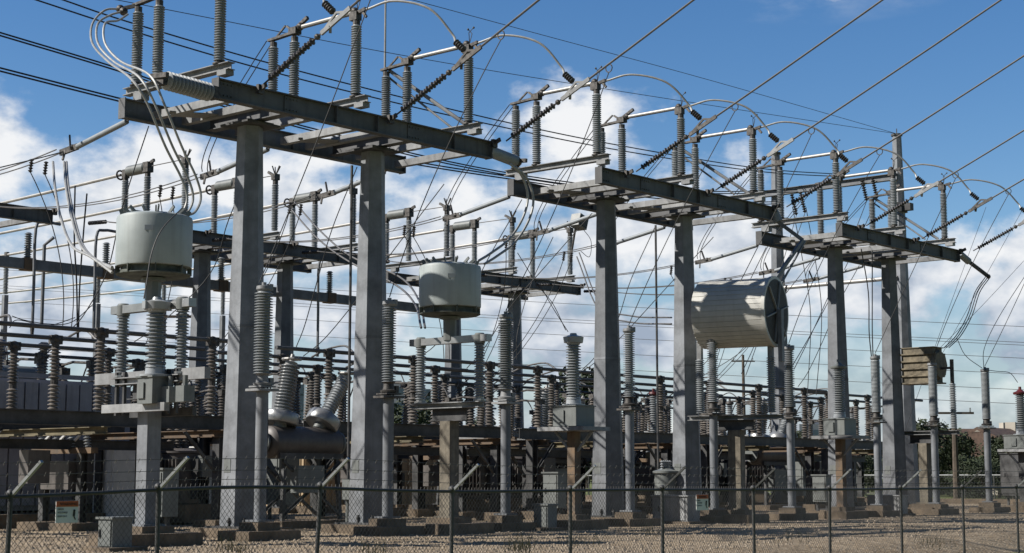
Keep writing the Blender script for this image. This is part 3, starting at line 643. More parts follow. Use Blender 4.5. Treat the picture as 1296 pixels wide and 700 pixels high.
# ------------------------------------------------------------------ strain bus: from the rear beams of the front row back to the second row
k = 0
SB = [(-1.85, 0), (2.3, 0), (6.3, 0), (11.3, 1), (15.4, 1), (18.9, 1), (24.4, 2), (28.6, 2), (31.8, 2)]
for i, (a, g) in enumerate(SB):
    base = (a, 1.8, 9.4)
    t = thing('strain_bus', f'{nm9[i]} back span from left, behind the front row, on a pale rod insulator', 'bus wire', base, 'strain bus spans behind the front row')
    p = Vector((a, 1.72, 9.42)); r1 = Vector((a, 2.1, 9.3)); r2 = Vector((a, 4.0, 8.98))
    MB().tube([p, r1], .02, 6).rel(base).build('link', 'hardware', t)
    MB().tube([r1, r2], .066, 12).rel(base).build('rod_insulator', 'polygrey', t)
    mb = MB().bar(r2, r2+Vector((0, .7, -.06)), .07, .14).bar(r2+Vector((0, .3, 0)), r2+Vector((.1, .5, .35)), .04, .05).bar(r2+Vector((0, .5, 0)), r2+Vector((-.1, .45, -.28)), .04, .05)
    mb.ball(r2+Vector((0, .2, 0)), .08); mb.rel(base).build('clamp', 'hardware', t)
    e = Vector((a+.3, 15.0, 9.35))
    for dx in (-.12, .12): MB().tube(sag(r2+Vector((dx, .7, 0)), e+Vector((dx, 0, 0)), .35, 16), .016, 5).rel(base).build('conductor', 'conductor', t)
    MB().insul(e, e+Vector((0, .95, .05)), .03, .07, .08, 8).rel(base).build('rear_insulator', 'polymer', t)
    # leads going up to the switch above
    if i > 0 and (i % 3 != 2 or i > 2):
        for dx in (-.08, .1):
            MB().tube(sag(r2+Vector((dx, .55, .05)), (sw_a[i]+dx, 1.95, 11.95), .0, 12, (0, .75, -.45)), .013, 5).rel(base).build('riser_lead', 'cable', t)
    # small dark pairs and leads falling to the low bus
    q = r2+Vector((0, 1.6+.5*(i % 2), -.12))
    for dx in (-.2, .2):
        MB().insul(q+Vector((dx, 0, .0)), q+Vector((dx, .05, -.32)), .03, .06, .06, 8).rel(base).build('drop_insulator', 'polymer', t)
        MB().tube(sag(q+Vector((dx, .05, -.3)), (a+.6+dx*.6, 5.1+2.4*(i % 3), 4.8), .0, 14, (.2, -.2, 0)), .013, 5).rel(base).build('drop_lead', 'cable', t)

# long double conductors crossing behind the front row, ending on the tall poles
PA = 38.5
def tallpole(label, b):
    t = thing('tall_pole', label, 'pole', (PA, b, 0), 'tall tapered steel poles')
    hexcol(MB(), 0, 0, .2, 15.7, .5, .19, 8).build('shaft', 'steel', t); MB().box((0, 0, 0), (1.8, 1.8, .4)).build('concrete_pad', 'concrete', t)
    MB().lathe((0, 0, 15.7), (0, 0, 15.8), [(0, .25), (.08, .25)], 8).bar((0, 0, 15.8), (.2, .1, 16.05), .04, .05).build('cap', 'dark', t)
    MB().lathe((0, 0, 12.4), (0, 0, 12.8), [(0, .38), (.4, .36)], 8).box((.0, -.45, 12.6), (.3, .3, .3)).build('collar', 'dark', t); return t
tallpole('tallest tapered steel pole, rising behind the last front columns', 4.0)
tallpole('tapered steel pole behind the beige cylinder, slightly lower in view', 10.0)
t = thing('pole_crossbeam', 'grey beam high up between the two tall tapered poles', 'beam', (PA-.3, 4, 13.9))
MB().ibeam((0, -.1, 0), (0, 6.6, 0), .25, .28).build('beam', 'steel', t)
t = thing('pole_crossbeam', 'thin pale tube lower down between the two tall tapered poles', 'beam', (PA-.3, 4, 9.6))
MB().tube([(0, 0, 0), (0, 6.0, 0)], .09, 8).build('tube', 'alu', t)
def z_on(x, y, b): return onb(x, y, b)
dl = [('upper', [((46, 0), (160, 37), (330, 87), (500, 130), (660, 166), (800, 193), (960, 217), (1070, 224))], 9.0, 4),
      ('upper twin', [((80, 0), (160, 27), (330, 77), (500, 121), (660, 159), (800, 187), (960, 213), (1070, 221))], 9.0, 4),
      ('middle', [((0, 45), (150, 90), (267, 130), (420, 172), (600, 214), (760, 238), (900, 245), (1010, 243))], 7.0, 4),
      ('lower', [((0, 90), (150, 128), (330, 172), (513, 206), (641, 226), (800, 248), (930, 258), (990, 258))], 5.2, 4)]
for nme, ls, b, _ in dl:
    pts = [Vector(onb(x, y, b)) for x, y in ls[0]]
    ext = [pts[0]*3-pts[1]*2, pts[0]*2-pts[1]]
    base = tuple(pts[3]); t = thing('double_conductor', f'{nme} black conductor run crossing behind the front gantries from the upper left', 'power line', base, 'black double conductors')
    for dz in ((0,) if nme.startswith('upper') else (0, .09)):
        MB().tube(spline([p+Vector((0, dz*.5, dz)) for p in ext+pts], 5), .022, 6).rel(base).build('strand', 'cable', t)
for k, (x, y) in enumerate([(1002, 246), (1013, 243), (1091, 228), (1104, 225)]):
    p = Vector(ona(x, y, PA-.5)); q = Vector(ona(x+6, y+26, PA-.5))
    t = thing('hanging_insulator', f'{["leftmost", "second", "third", "rightmost"][k]} small dark insulator hanging under the beam between the tall poles', 'insulator', tuple(p), 'dark insulators hanging between the tall poles')
    MB().insul(p, q, .04, .1, .1, 8).rel(tuple(p)).build('insulator', 'polymer', t)
    MB().tube(sag(q, (PA-6-k, p.y-1, 5.4), .0, 14, (.5, .4, -.4)), .016, 5).rel(tuple(p)).build('lead', 'cable', t)
for k, (l, x0) in enumerate([([(210, 12), (520, 72), (800, 118), (1126, 172)], 0), ([(500, -6), (700, 48), (900, 102), (1126, 170)], 0)]):
    pts = [Vector(onb(x, y, 4.0+.1*k)) for x, y in l]; pts[-1] = Vector((PA, 4, 15.8)); pts = [pts[0]*2-pts[1]]+pts
    solo(MB().tube(spline(pts, 6), .011, 5), 'shield_wire', 'conductor', ['thin wire from the top left to the tallest pole, the lower of two', 'thin wire coming down steeply from the top centre to the tallest pole'][k], 'wire', tuple(pts[1]))
# slender lightning mast
t = thing('lightning_mast', 'thin pale mast rising out of the top of the picture behind the second front column', 'mast', (onb(487, 100, 6)[0], 6, 0))
MB().tube([(0, 0, .1), (0, 0, 9), (0, 0, 19)], [.06, .04, .025], 8).build('mast', 'alu', t); MB().box((0, 0, .1), (.5, .5, .3)).build('base_block', 'concrete', t)
# vertical operating pipes
for k, (x, b, zt) in enumerate([(443, 1.7, 9.2), (831, 1.7, 9.2), (53, 18.9, 9.2)]):
    a = onb(x, 400, b)[0]
    t = thing('operating_pipe', ['dark switch operating pipe dropping beside the second front column', 'dark switch operating pipe dropping beside the fourth front column', 'bent pipe dropping from the back beam at the left edge'][k], 'pipe', (a, b, 0))
    if k < 2:
        MB().tube([(0, 0, .9), (0, 0, zt)], .035, 8).build('pipe', 'dark', t); MB().box((0, -.1, 1.0), (.3, .3, .5)).tube([(0, 0, .8), (0, 0, .0)], .05, 8).build('crank_box', 'cab', t)
    else: MB().tube([(0, 0, 6.2), (0, 0, 9.0), (.15, -.3, 9.25)], .06, 8).build('pipe', 'steel', t)

# ------------------------------------------------------------------ hung square tube bus at the back and its insulators
t = thing('hung_beam', 'long pale square beam hanging level below the back row at the left', 'beam', (3, 18.3, 8.2))
MB().box((9, 0, 0), (26, .3, .34)).build('beam', 'steel', t)
for x in (36, 135, 281, 418):
    a = onb(x, 300, 18.3)[0]-3; MB().box((a, 0, 0), (.42, .36, .4)).build('clamp', 'rusty', t)
    MB().insul((a, 0, .22), (a, 0, 1.05), .08, .13, .07, 12).build('hanger_insulator', 'porc', t)
for x, lb in ((45, 'bent grey drop pipe under the back beam near the left edge'), (122, 'bent grey drop pipe beside the left drum'), (404, 'bent grey drop pipe left of the second front column')):
    p = onb(x, 300, 17.4)
    t = thing('drop_pipe', lb, 'pipe', (p[0], 17.4, 5.5), 'bent drop pipes at the back')
    MB().tube(spline([(.9, 0, 4.0), (.3, 0, 4.0), (0, 0, 3.75), (0, 0, 2.0), (0, 0, 1.2), (0, 0, .6)], 4), .05, 8).build('pipe', 'steel', t); MB().lathe((0, 0, .3), (0, 0, .7), [(0, .05), (.35, .08)], 8).build('end_fitting', 'hardware', t)

# ------------------------------------------------------------------ low bus: frames, stacked insulators, tubes
ZB = 2.85
def make_frame(tubes=True):
    t = thing('low_bus_frame', 'x', 'bus frame', group='low steel bus frames')
    for a in (0, 7.2):
        for b in (0, 5.0):
            c = MB().ibeam((a, b, .2), (a, b, 2.45), .26, .26, .02, .015).build('post', 'dark', t)
            MB().box((a, b, .1), (.9, .9, .3)).build('footing', 'concrete', t, parent=c)
    for b in (0, 5.0): MB().ibeam((-.6, b, 2.65), (7.9, b, 2.65), .2, .34, .02, .015).build('long_beam', 'dark', t)
    MB().ibeam((-.4, 2.4, 2.1), (7.6, 2.4, 2.1), .16, .24).build('lower_beam', 'dark', t); MB().box((3.4, 2.3, 1.55), (.6, .4, .8)).build('hung_box', 'tank', t)
    for a, m in ((.2, 'rusty'), (3.5, 'yellow'), (7.0, 'rusty')): MB().ibeam((a, -.5, 2.38), (a, 5.5, 2.38), .2, .18).build('cross_beam', m, t)
    MB().ibeam((-.3, 2.5, 2.72), (7.6, 2.5, 2.72), .16, .2).build('middle_beam', 'cross', t)
    MB().angle((0, 0, 1.3), (1.1, 0, 2.4), .07).build('brace', 'dark', t); MB().angle((7.2, 0, 1.3), (6.1, 0, 2.4), .07).build('brace', 'dark', t)
    for j, b in enumerate((0, 2.5, 5.0)):
        if not tubes and j == 1: continue
        for a in ((.3+.5*j), (3.6+.4*j), (6.9+.2*j)):
            i = MB().insul((a, b, ZB), (a, b, 3.6), .09, .15, .085, 14).insul((a, b, 3.72), (a, b, 4.5), .085, .145, .085, 14).build('stacked_insulator', 'porc_brown', t)
            MB().lathe((a, b, 3.58), (a, b, 3.74), [(0, .1), (.16, .1)], 10).build('metal_collar', 'hardware', t, parent=i); MB().lathe((a, b, 4.48), (a, b, 4.62), [(0, .1), (.14, .1)], 10).build('metal_collar', 'hardware', t, parent=i)
            mb = MB().ball((a, b, 4.7), .12).box((a, b, 4.68), (.32, .14, .22)); mb.build('bus_clamp', 'hardware', t)
    if not tubes:
        MB().tube([(-1.0, 0, 4.72), (4.6, 0, 4.72)], .05, 10).build('bus_tube', 'dark', t); return t
    for j, b in enumerate((0, 2.5, 5.0)):
        MB().tube([(-1.6, b, 4.72), (8.6, b, 4.72)], .055, 10).build('bus_tube', 'tubegrey', t)
    MB().tube(spline([(1.2, 0, 4.75), (1.6, .8, 5.0), (1.8, 1.8, 4.95), (1.9, 2.5, 4.78)], 5), .03, 6).build('link_cable', 'conductor', t)
    MB().tube(spline([(5.2, 2.5, 4.75), (5.3, 3.2, 5.05), (5.5, 4.2, 4.95), (5.6, 5, 4.78)], 5), .03, 6).build('link_cable', 'conductor', t)
    return t
f0 = make_frame(); fr = [(-4.5, 4.2), (6.6, 4.8), (15.7, 5.0), (25.6, 5.2), (35.4, 6.0)]
fl = ['nearest low bus frame with brown insulators at the left under the drum', 'low bus frame between the first two front columns', 'low bus frame seen between the second drum and the middle columns', 'low bus frame behind the fourth front column and beige cylinder', 'farthest low bus frame behind the last front columns']
for i, (a, b) in enumerate(fr): place(f0 if i == 0 else copy_tree(f0), (a, b, 0), fl[i])
f1 = [(2.2, 12.0), (9.5, 12.4), (20, 12.4), (31, 12.6)]
fl1 = ['rear low bus frame behind the left drum stand', 'rear low bus frame behind the slanted bushing breaker', 'rear low bus frame behind the rusty post stand', 'rear low bus frame beyond the beige cylinder stand']
fr0 = make_frame(False)
for k, ((a, b), lb) in enumerate(zip(f1, fl1)): place(fr0 if k == 0 else copy_tree(fr0), (a, b, 0), lb)

# ------------------------------------------------------------------ circuit breakers with slanted bushings
def make_breaker():
    t = thing('circuit_breaker', 'x', 'circuit breaker', group='dead tank circuit breakers')
    MB().lathe((-1.25, 0, 2.2), (1.25, 0, 2.2), [(0, .1), (.04, .3), (.1, .39), (.14, .42), (2.36, .42), (2.4, .39), (2.46, .3), (2.5, .1)], 28).build('tank', 'tank', t)
    MB().lathe((-1.36, 0, 2.2), (-1.2, 0, 2.2), [(0, .3), (.06, .3), (.07, .2)], 18).build('end_flange', 'cab', t); MB().lathe((1.2, 0, 2.2), (1.36, 0, 2.2), [(0, .2), (.09, .3), (.15, .3)], 18).build('end_flange', 'cab', t)
    for x, lean in ((-.75, 12), (.6, 34)):
        d = Vector((math.sin(R(lean)), 0, math.cos(R(lean)))); p = Vector((x, 0, 2.55))
        MB().lathe(p, p+d, [(0, .17), (.2, .17)], 16).build('turret', 'cab', t)
        MB().lathe(p+d*.14, p+d, [(0, .3), (.0, .44), (.03, .46), (.26, .46), (.29, .44), (.29, .2)], 28).build('current_collar', 'silver', t)
        MB().insul(p+d*.46, p+d*1.72, .15, .25 if x < 0 else .2, .08, 18).build('bushing', 'porc_light', t)
        mb = MB().lathe(p+d*1.7, p+d*2.0, [(0, .16), (.08, .17), (.12, .07), (.3, .05)], 12)
        for k in range(12):
            q = 2*math.pi*k/12; q2 = q+.53; c = p+d*1.85
            mb.tube([c+Vector((.24*math.cos(q), .24*math.sin(q), .02)), c+Vector((.24*math.cos(q2), .24*math.sin(q2), .02))], .04, 6)
        mb.build('top_ring', 'alu', t)
    for x in (-1, 1):
        for y in (-.45, .45): MB().angle((x, y, .15), (x*.9, y*.85, 1.85), .1, .014).build('leg', 'dark', t)
    for y in (-.45, .45): MB().angle((-1, y, .3), (1, y, 1.7), .07).angle((1, y, .3), (-1, y, 1.7), .07).bar((-1.1, y*.9, 1.85), (1.1, y*.9, 1.85), .1, .14).build('cross_brace', 'dark', t)
    MB().box((-.2, -.5, 1.25), (.9, .3, .7)).build('control_cabinet', 'cab', t)
    MB().box((0, 0, .05), (2.6, 1.6, .28)).build('footing', 'concrete', t)
    return t
b0 = make_breaker()
bk = [(onb(382, 500, 4.2)[0], 4.2, 'nearest breaker tank with two slanted bushings between the first two front columns', 0), (onb(700, 500, 8.6)[0], 8.6, 'breaker tank left of the middle front columns, behind the rusty stand', 0),
      (onb(972, 500, 7.6)[0], 7.6, 'breaker tank with slanted bushings under the beige cylinder', 0), (onb(645, 500, 14)[0], 16.5, 'rear breaker tank low behind the second drum stand', 0), (onb(270, 500, 15)[0], 15.8, 'rear breaker tank seen left of the nearest front column', 0)]
for i, (a, b, lb, _) in enumerate(bk): place(b0 if i == 0 else copy_tree(b0), (a, b, 0), lb)

# ------------------------------------------------------------------ power transformer at the left and cabinets
ta = onb(-40, 500, 10.8)[0]
t = thing('power_transformer', 'big lavender grey transformer with tall radiator panels at the left edge', 'transformer', (ta, 10.8, 0))
MB().box((2.0, 2.2, 2.2), (5.0, 3.0, 3.6)).build('tank', 'fin', t); MB().box((2.2, 1.2, .15), (7, 6, .4)).build('foundation', 'concrete', t)
for k in range(14):
    x = -.9+k*.43; MB().box((x+.0, -.1+.0, 2.2), (.38, .5, 3.3)).build('radiator', 'fin', t)
MB().box((2.0, -.1, 4.05), (6.2, .12, .12)).build('header_pipe', 'fin', t); MB().box((2.0, -.1, .48), (6.2, .14, .14)).build('header_pipe', 'fin', t)
MB().lathe((1, 2.4, 4.2), (3.6, 2.4, 4.2), [(0, .2), (.05, .28), (2.5, .28), (2.6, .2)], 20).build('conservator', 'cab', t)
for x in (.3, 1.7, 3.1): MB().insul((x, 1.4, 4.0), (x-.1, 1.2, 5.1), .1, .16, .08, 12).build('bushing', 'porc_brown', t)

def cabinet(label, base, size, m='cab', legs=True, name='control_cabinet', cat='cabinet', group=None, hood=True):
    t = thing(name, label, cat, base, group); x, y, z = size
    z0 = .5 if legs else .06
    MB().box((0, 0, z0+z/2), size).build('body', m, t)
    MB().box((-x/2-.012, 0, z0+z/2), (.02, y*.86, z*.88)).build('door', m, t); MB().box((-x/2-.035, y*.3, z0+z/2), (.03, .03, .14)).build('handle', 'dark', t)
    if hood: MB().box((0, 0, z0+z+.02), (x+.08, y+.08, .04)).build('hood', m, t)
    if legs: 
        for q in (-1, 1): MB().box((0, q*y*.35, z0/2), (.08, .08, z0)).build('leg', 'dark', t)
    MB().box((0, 0, .0), (x+.4, y+.4, .14)).build('base_slab', 'concrete', t)
    return t
def gpt(x, y): 
    o, r = ray(x, y); p = o+r*(-CH/r.z); return (p.x, p.y, 0)
cabinet('upright grey cabinet on a post at the left, behind the fence arm', (onb(205, 600, -.6)[0], -.6, 0), (.4, .6, .95))
cabinet('low grey box on the gravel at the foot of the left drum stand', (onb(148, 600, -3.6)[0], -3.6, 0), (.42, .42, .5), 'cab', False)
cabinet('tall narrow cabinet near the left transformer, pale grey', (onb(150, 600, 9)[0], 9.2, 0), (.7, .9, 2.1), 'white', False)
cabinet('white faced equipment box behind the nearest front column', (onb(262, 600, 10.5)[0], 10.6, 0), (1.0, 1.6, 2.1), 'white', False)
cabinet('slatted grey cabinet left of the rusty post stand', (onb(702, 600, -.6)[0], -.6, 0), (.35, .5, .9))
cabinet('small pale junction box on the gravel left of the rusty post', (onb(690, 600, -2.2)[0], -2.2, 0), (.35, .45, .55), 'cab', False)
cabinet('grey box at the foot of the fourth front column', (onb(855, 600, -1.2)[0], -1.2, 0), (.6, 1.2, .7), 'cross', False)
cabinet('grey cabinet left of the fifth front column', (onb(1040, 600, -.6)[0], -.6, 0), (.35, .5, .85))
cabinet('pale box at the foot of the last front column', (onb(1122, 600, -1.0)[0], -1.0, 0), (.6, 1.2, .6), 'cross', False)
cabinet('dark cabinet at the right edge beyond the last pipe post', (onb(1285, 600, 2)[0], 2, 0), (.8, 1.0, 1.8), 'dark')
cabinet('white square cabinet seen between the middle columns', (onb(826, 575, 18)[0], 18, 0), (.9, 1.1, 2.6), 'white')
cabinet('small grey box right of the beige cylinder stand', (onb(1010, 600, 9)[0], 9, 0), (.7, .9, 1.5), 'cab')
cabinet('small pale cabinet low between the second drum and the third column', (onb(655, 600, 13)[0], 13, 0), (.8, 1.0, 1.7), 'cab')
cabinet('pale cabinet behind the slanted bushing breaker legs', (onb(352, 600, 9)[0], 9, 0), (.8, 1.0, 1.9), 'cab')
# dark clutter between the rows: pole type transformers and isolator stands
def make_unit():
    t = thing('oil_transformer', 'x', 'transformer', group='dark oil filled transformers behind the front row')
    MB().lathe((0, 0, .55), (0, 0, 2.1), [(0, .5), (.03, .55), (.1, .55), (1.4, .55), (1.42, .6), (1.48, .6), (1.55, .4)], 20).build('tank', 'tank', t)
    for k in range(7): MB().box((-.62-.0*k, -.36+k*.12, 1.25), (.22, .025, 1.1)).build('cooling_fin', 'tank', t)
    for k in range(5): MB().box((-.24+k*.12, -.66, 1.25), (.025, .22, 1.1)).build('cooling_fin', 'dark', t)
    for q in (-.3, 0, .3): MB().insul((q, .1, 2.05), (q*1.2, .1, 2.75), .06, .12, .075, 12).build('bushing', 'porc_brown', t)
    MB().box((0, 0, .3), (1.3, 1.3, .5)).build('plinth', 'concrete', t); MB().box((.1, -.75, 1.6), (.5, .2, .6)).build('terminal_box', 'cab', t)
    return t
def make_iso():
    t = thing('isolator_stand', 'x', 'isolator', group='dark isolator stands behind the front row')
    for a in (0, 3.2): MB().ibeam((a, 0, .1), (a, 0, 2.3), .22, .22).build('post', 'dark', t)
    for a in (0, 3.2): MB().box((a, 0, .05), (.8, .8, .3)).build('footing', 'concrete', t)
    MB().ibeam((-.5, -.5, 2.4), (3.8, -.5, 2.4), .18, .22).build('rail', 'dark', t); MB().ibeam((-.5, .5, 2.4), (3.8, .5, 2.4), .18, .22).build('rail', 'rusty', t)
    MB().angle((0, 0, 1.2), (1.0, 0, 2.25), .08).build('brace', 'dark', t); MB().angle((3.2, 0, 1.2), (2.2, 0, 2.25), .08).build('brace', 'dark', t)
    for k, a in enumerate((.1, 1.6, 3.1)):
        MB().bar((a, -.9, 2.56), (a, .9, 2.56), .14, .1).build('phase_base', 'rusty' if k == 1 else 'cross', t)
        for b in (-.7, .7): MB().insul((a, b, 2.6), (a, b+.1*(k-1), 3.75), .075, .13, .08, 12).build('insulator', 'porc_brown', t)
        MB().tube([(a, -.7, 3.82), (a, .1, 3.88), (a, .7, 3.8)], .035, 7).box((a, -.7, 3.8), (.2, .2, .16)).box((a, .7, 3.8), (.2, .2, .16)).build('blade', 'hardware', t)
        MB().tube(spline([(a, .7, 3.85), (a+.2, 1.1, 4.2), (a+.3, 1.5, 4.3), (a+.3, 2.0, 4.0), (a+.3, 2.3, 3.5)], 5), .022, 6).build('jumper', 'cable', t)
    MB().tube([(3.5, .2, 2.4), (3.5, .2, .9)], .03, 6).box((3.5, .2, .95), (.25, .25, .4)).build('drive_box', 'cab', t)
    return t
u0 = make_unit()
for i, (x, b, lb) in enumerate([(118, 10.5, 'behind the left drum stand'), (228, 9.0, 'left of the nearest front column'), 
        (598, 10.0, 'right of the second drum stand post'), (662, 11.5, 'right of the third pipe post'), (708, 13.5, 'behind the rusty post stand'), (784, 10.5, 'right of the third front column'), (818, 13.0, 'between the middle columns'), (893, 11.5, 'right of the fourth front column'), (955, 13.0, 'behind the beige cylinder stand post'), (1012, 11.0, 'left of the fifth front column')]):
    place(u0 if i == 0 else copy_tree(u0), (onb(x, 600, b)[0], b, 0), f'dark finned oil transformer {lb}', .3*(i % 3))
i0_ = make_iso()
for i, (x, b, lb) in enumerate([(140, 13.5, 'deep behind the left drum stand'), (205, 10.8, 'left of the nearest front column'), 
        (585, 7.6, 'right of the second drum stand'), (690, 12.0, 'behind the rusty post stand'), (790, 7.4, 'right of the third front column'), (880, 9.6, 'right of the fourth front column'), (1000, 10.0, 'right of the beige cylinder stand')]):
    place(i0_ if i == 0 else copy_tree(i0_), (onb(x, 600, b)[0], b, 0), f'dark isolator stand with short brown insulators {lb}')
for i, (x, b, lb) in enumerate([(20, 16.5, 'far left behind the radiators'), (165, 17, 'behind the left drum'), (290, 16.2, 'behind the nearest column'), (405, 16.8, 'between the first two columns'), (530, 16, 'behind the second drum'), (630, 16.5, 'behind the third pipe post'), (735, 15.8, 'behind the third front column'), (835, 16, 'between the middle columns'), (930, 15.5, 'under the beige cylinder'), (1040, 15, 'left of the fifth front column')]):
    o = place(copy_tree(i0_), (onb(x, 600, b)[0], b, 0), f'taller dark isolator stand farther back, {lb}', .0); o.scale = (1.25, 1.3, 1.28)
# pot like regulator beside fourth column
t = thing('regulator_pot', 'round topped grey pot with small fittings left of the fourth front column', 'regulator', (onb(843, 600, .4)[0], .4, 0))
MB().lathe((0, 0, .1), (0, 0, 1.7), [(0, .32), (.02, .34), (1.3, .34), (1.32, .4), (1.38, .4), (1.42, .25), (1.5, .1)], 20).build('pot', 'cab', t)
mb = MB()
for k in range(5): mb.insul((-.2+.1*k, 0, 1.5), (-.2+.1*k, 0, 1.8), .03, .06, .06, 8)
mb.build('fitting', 'porc_light', t)
# tan ribbed enclosure
te_ = onb(450, 600, 23)[0]
t = thing('equipment_shed', 'tan ribbed metal enclosure low in the background between the first two columns', 'shed', (te_, 23, 0))
mb = MB().box((0, 0, 1.55), (9.5, 4, 2.9))
for k in range(20): mb.box((-4.65+k*.49, -2.02, 1.5), (.1, .05, 2.8))
for k in range(8): mb.box((-4.77, -1.8+k*.49, 1.5), (.05, .1, 2.8))
mb.build('wall', 'tan', t); MB().box((0, 0, 3.05), (9.8, 4.3, .14)).build('roof', 'cab', t); MB().box((0, 0, .05), (9.7, 4.2, .14)).build('base_slab', 'concrete', t)
MB().box((-2, -2.06, 1.3), (1.1, .04, 2.2)).build('door', 'beige', t)
# potential transformers cluster with rusty brackets (three places)
for k, (x, b) in enumerate([(80, 7.0), (555, 9.8), (812, 9.4)]):
    a = onb(x, 600, b)[0]
    t = thing('fuse_stand', ['cluster of small fuses on a rusty cross arm behind the left warning sign', 'cluster of small fuses on a rusty cross arm beside the second drum stand', 'cluster of small fuses on a rusty cross arm between the middle columns'][k], 'fuse stand', (a, b, 0), 'fuse stands with rusty cross arms')
    for q in (-.8, .8): MB().ibeam((0, q, .2), (0, q, 1.9), .2, .2).build('post', 'dark', t)
    MB().bar((0, -1.3, 1.95), (0, 1.3, 1.95), .2, .14).build('cross_arm', 'rusty', t)
    for j in range(4): MB().insul((0, -1+j*.66, 2.02), (0, -.95+j*.66, 2.45), .05, .1, .07, 8).build('fuse', 'porc_light', t)
    for j in range(3): MB().bar((-.05, -1+j*.66, 2.5), (-.1, -.6+j*.66, 2.2), .05, .05).build('fuse_holder', 'white', t)
    MB().box((0, 0, 1.35), (.5, 1.2, .7)).build('box', 'tank', t)
    MB().box((0, 0, .05), (1, 2.4, .28)).build('footing', 'concrete', t)
# arresters with red tops
for k, (x, b) in enumerate([(828, 6.2), (872, 12), (1080, 9.0), (925, 8.4)]):
    a = onb(x, 600, b)[0]
    t = thing('surge_arrester', ['red topped arrester on the low beam between the middle columns', 'grey arrester behind the fourth front column', 'grey arrester with a side arm left of the last front column', 'grey arrester among the bushings under the beige cylinder'][k], 'arrester', (a, b, 0))
    MB().box((0, 0, 1.4), (.2, .2, 2.7)).build('post', 'dark', t); MB().box((0, 0, .05), (.8, .8, .25)).build('footing', 'concrete', t)
    MB().insul((0, 0, 2.75), (0, 0, 4.2), .09, .15, .08, 14).build('insulator', 'porc_light', t)
    MB().lathe((0, 0, 4.2), (0, 0, 4.45), [(0, .12), (.05, .17), (.12, .15), (.14, .05), (.25, .04)], 12).build('cap', 'red' if k == 0 else 'hardware', t)
    if k == 2: MB().tube([(0, 0, 4.4), (.8, -.5, 4.45)], .05, 8).build('side_arm', 'hardware', t)

# security lamp on row behind the middle column
p = onb(733, 281, 15.5)
t = thing('flood_lamp', 'old square flood lamp on a bracket left of the third front column', 'lamp', p)
MB().box((0, 0, 0), (.6, .5, .55), 0, .3).build('housing', 'cab', t); MB().tube([(0, .2, -.2), (0, .5, -1.6)], .05, 8).box((0, -.26, -.02), (.45, .04, .4), 0, .3).build('bracket', 'hardware', t)

# miscellaneous slack black leads that cross the picture
def lead(label, pts, r=.013, m='cable', name='slack_lead'):
    pts = [Vector(p) for p in pts]; return solo(MB().tube(spline(pts, 6), r, 5), name, m, label, 'cable', tuple(pts[0]), 'slack leads')
S = lambda l, b: [onb(x, y, b) for x, y in l]
T = lambda l, b0, b1: [onb(x, y, b0+(b1-b0)*i/(len(l)-1)) for i, (x, y) in enumerate(l)]
lead('black wire hanging over the front of the left drum', T([(232, 262), (205, 290), (192, 320), (186, 355), (182, 378)], -3.1, -3.2))
lead('pair of thick wires sagging from a back switch behind the second column', T([(366, 262), (400, 300), (440, 330), (500, 360), (525, 385), (533, 415)], 16, -1.5), .03, 'conductor')
lead('second of the thick wires sagging behind the second column', T([(372, 255), (405, 292), (445, 325), (505, 350), (530, 380), (538, 415)], 16, -1.5), .03, 'conductor')
lead('black wires fanning down left of the third column, left strand', S([(655, 320), (680, 360), (700, 385), (716, 418)], 6))
lead('black wires fanning down left of the third column, middle strand', S([(683, 360), (700, 390), (719, 420)], 5))
lead('black lead curving down left of the rusty stand transformer', S([(700, 300), (672, 360), (655, 420), (654, 455)], 5))
lead('black lead from the flood lamp bracket curling to the cables', S([(738, 290), (748, 305), (746, 325), (735, 318)], 12))
lead('pale cable pair running under the middle gantry, upper', T([(733, 320), (760, 385), (800, 400), (850, 402)], 12, 3), .028, 'conductor')
lead('pale cable pair running under the middle gantry, lower', T([(730, 325), (758, 392), (800, 408), (850, 410)], 12, 3), .028, 'conductor')
lead('wire sweeping down to the pipe post at the right of the coil', S([(1300, 345), (1265, 400), (1246, 440), (1245, 466)], -1.6))
lead('wire from the coil cables to the lone pipe post', S([(1211, 428), (1222, 450), (1243, 466)], -1.6))
lead('thin wire from the lone pipe post to the red capped transformer', S([(1247, 468), (1262, 470), (1278, 472), (1288, 484)], -1.7))
for x0, y0, x1, y1, lb in [(1248, 262, 1140, 560, 'nearest'), (1296, 330, 1190, 440, 'middle'), (1296, 262, 1180, 470, 'far')]:
    lead(f'{lb} straight thin wire slanting down at the right behind the coil', [onb(x0, y0, 1), onb((x0+x1)/2-2, (y0+y1)/2+4, 1), onb(x1, y1, 1)], .009)
lead('left of the long black leads dropping to the slim pipe post', S([(1090, 315), (1099, 370), (1100, 420), (1103, 452)], -1.5), .02)
lead('right of the long black leads dropping to the slim pipe post', S([(1104, 318), (1104, 370), (1104, 420), (1105, 452)], -1.5), .02)
lead('left long lead left of the fifth column', S([(1003, 262), (1016, 330), (1026, 400), (1022, 500)], 4), .016)
lead('right long lead left of the fifth column', S([(1020, 262), (1032, 330), (1040, 400), (1033, 500)], 4), .016)
lead('dark left lead dangling behind the left loops of cable', S([(95, 235), (94, 300), (97, 360), (98, 430)], 8), .022)
lead('dark right lead dangling behind the left loops of cable', S([(110, 245), (106, 290), (101, 360), (99, 430)], 8), .022)
lead('slack wire strung low across the left sky', S([(15, 400), (30, 405), (60, 410), (90, 408), (118, 385)], 10))
lead('low slack wire below the other across the left sky', S([(12, 415), (22, 405), (60, 412), (95, 402)], 12))
lead('thin pale wire far left upper of the pair', S([(0, 212), (50, 200), (103, 186)], 4.5), .014, 'conductor')
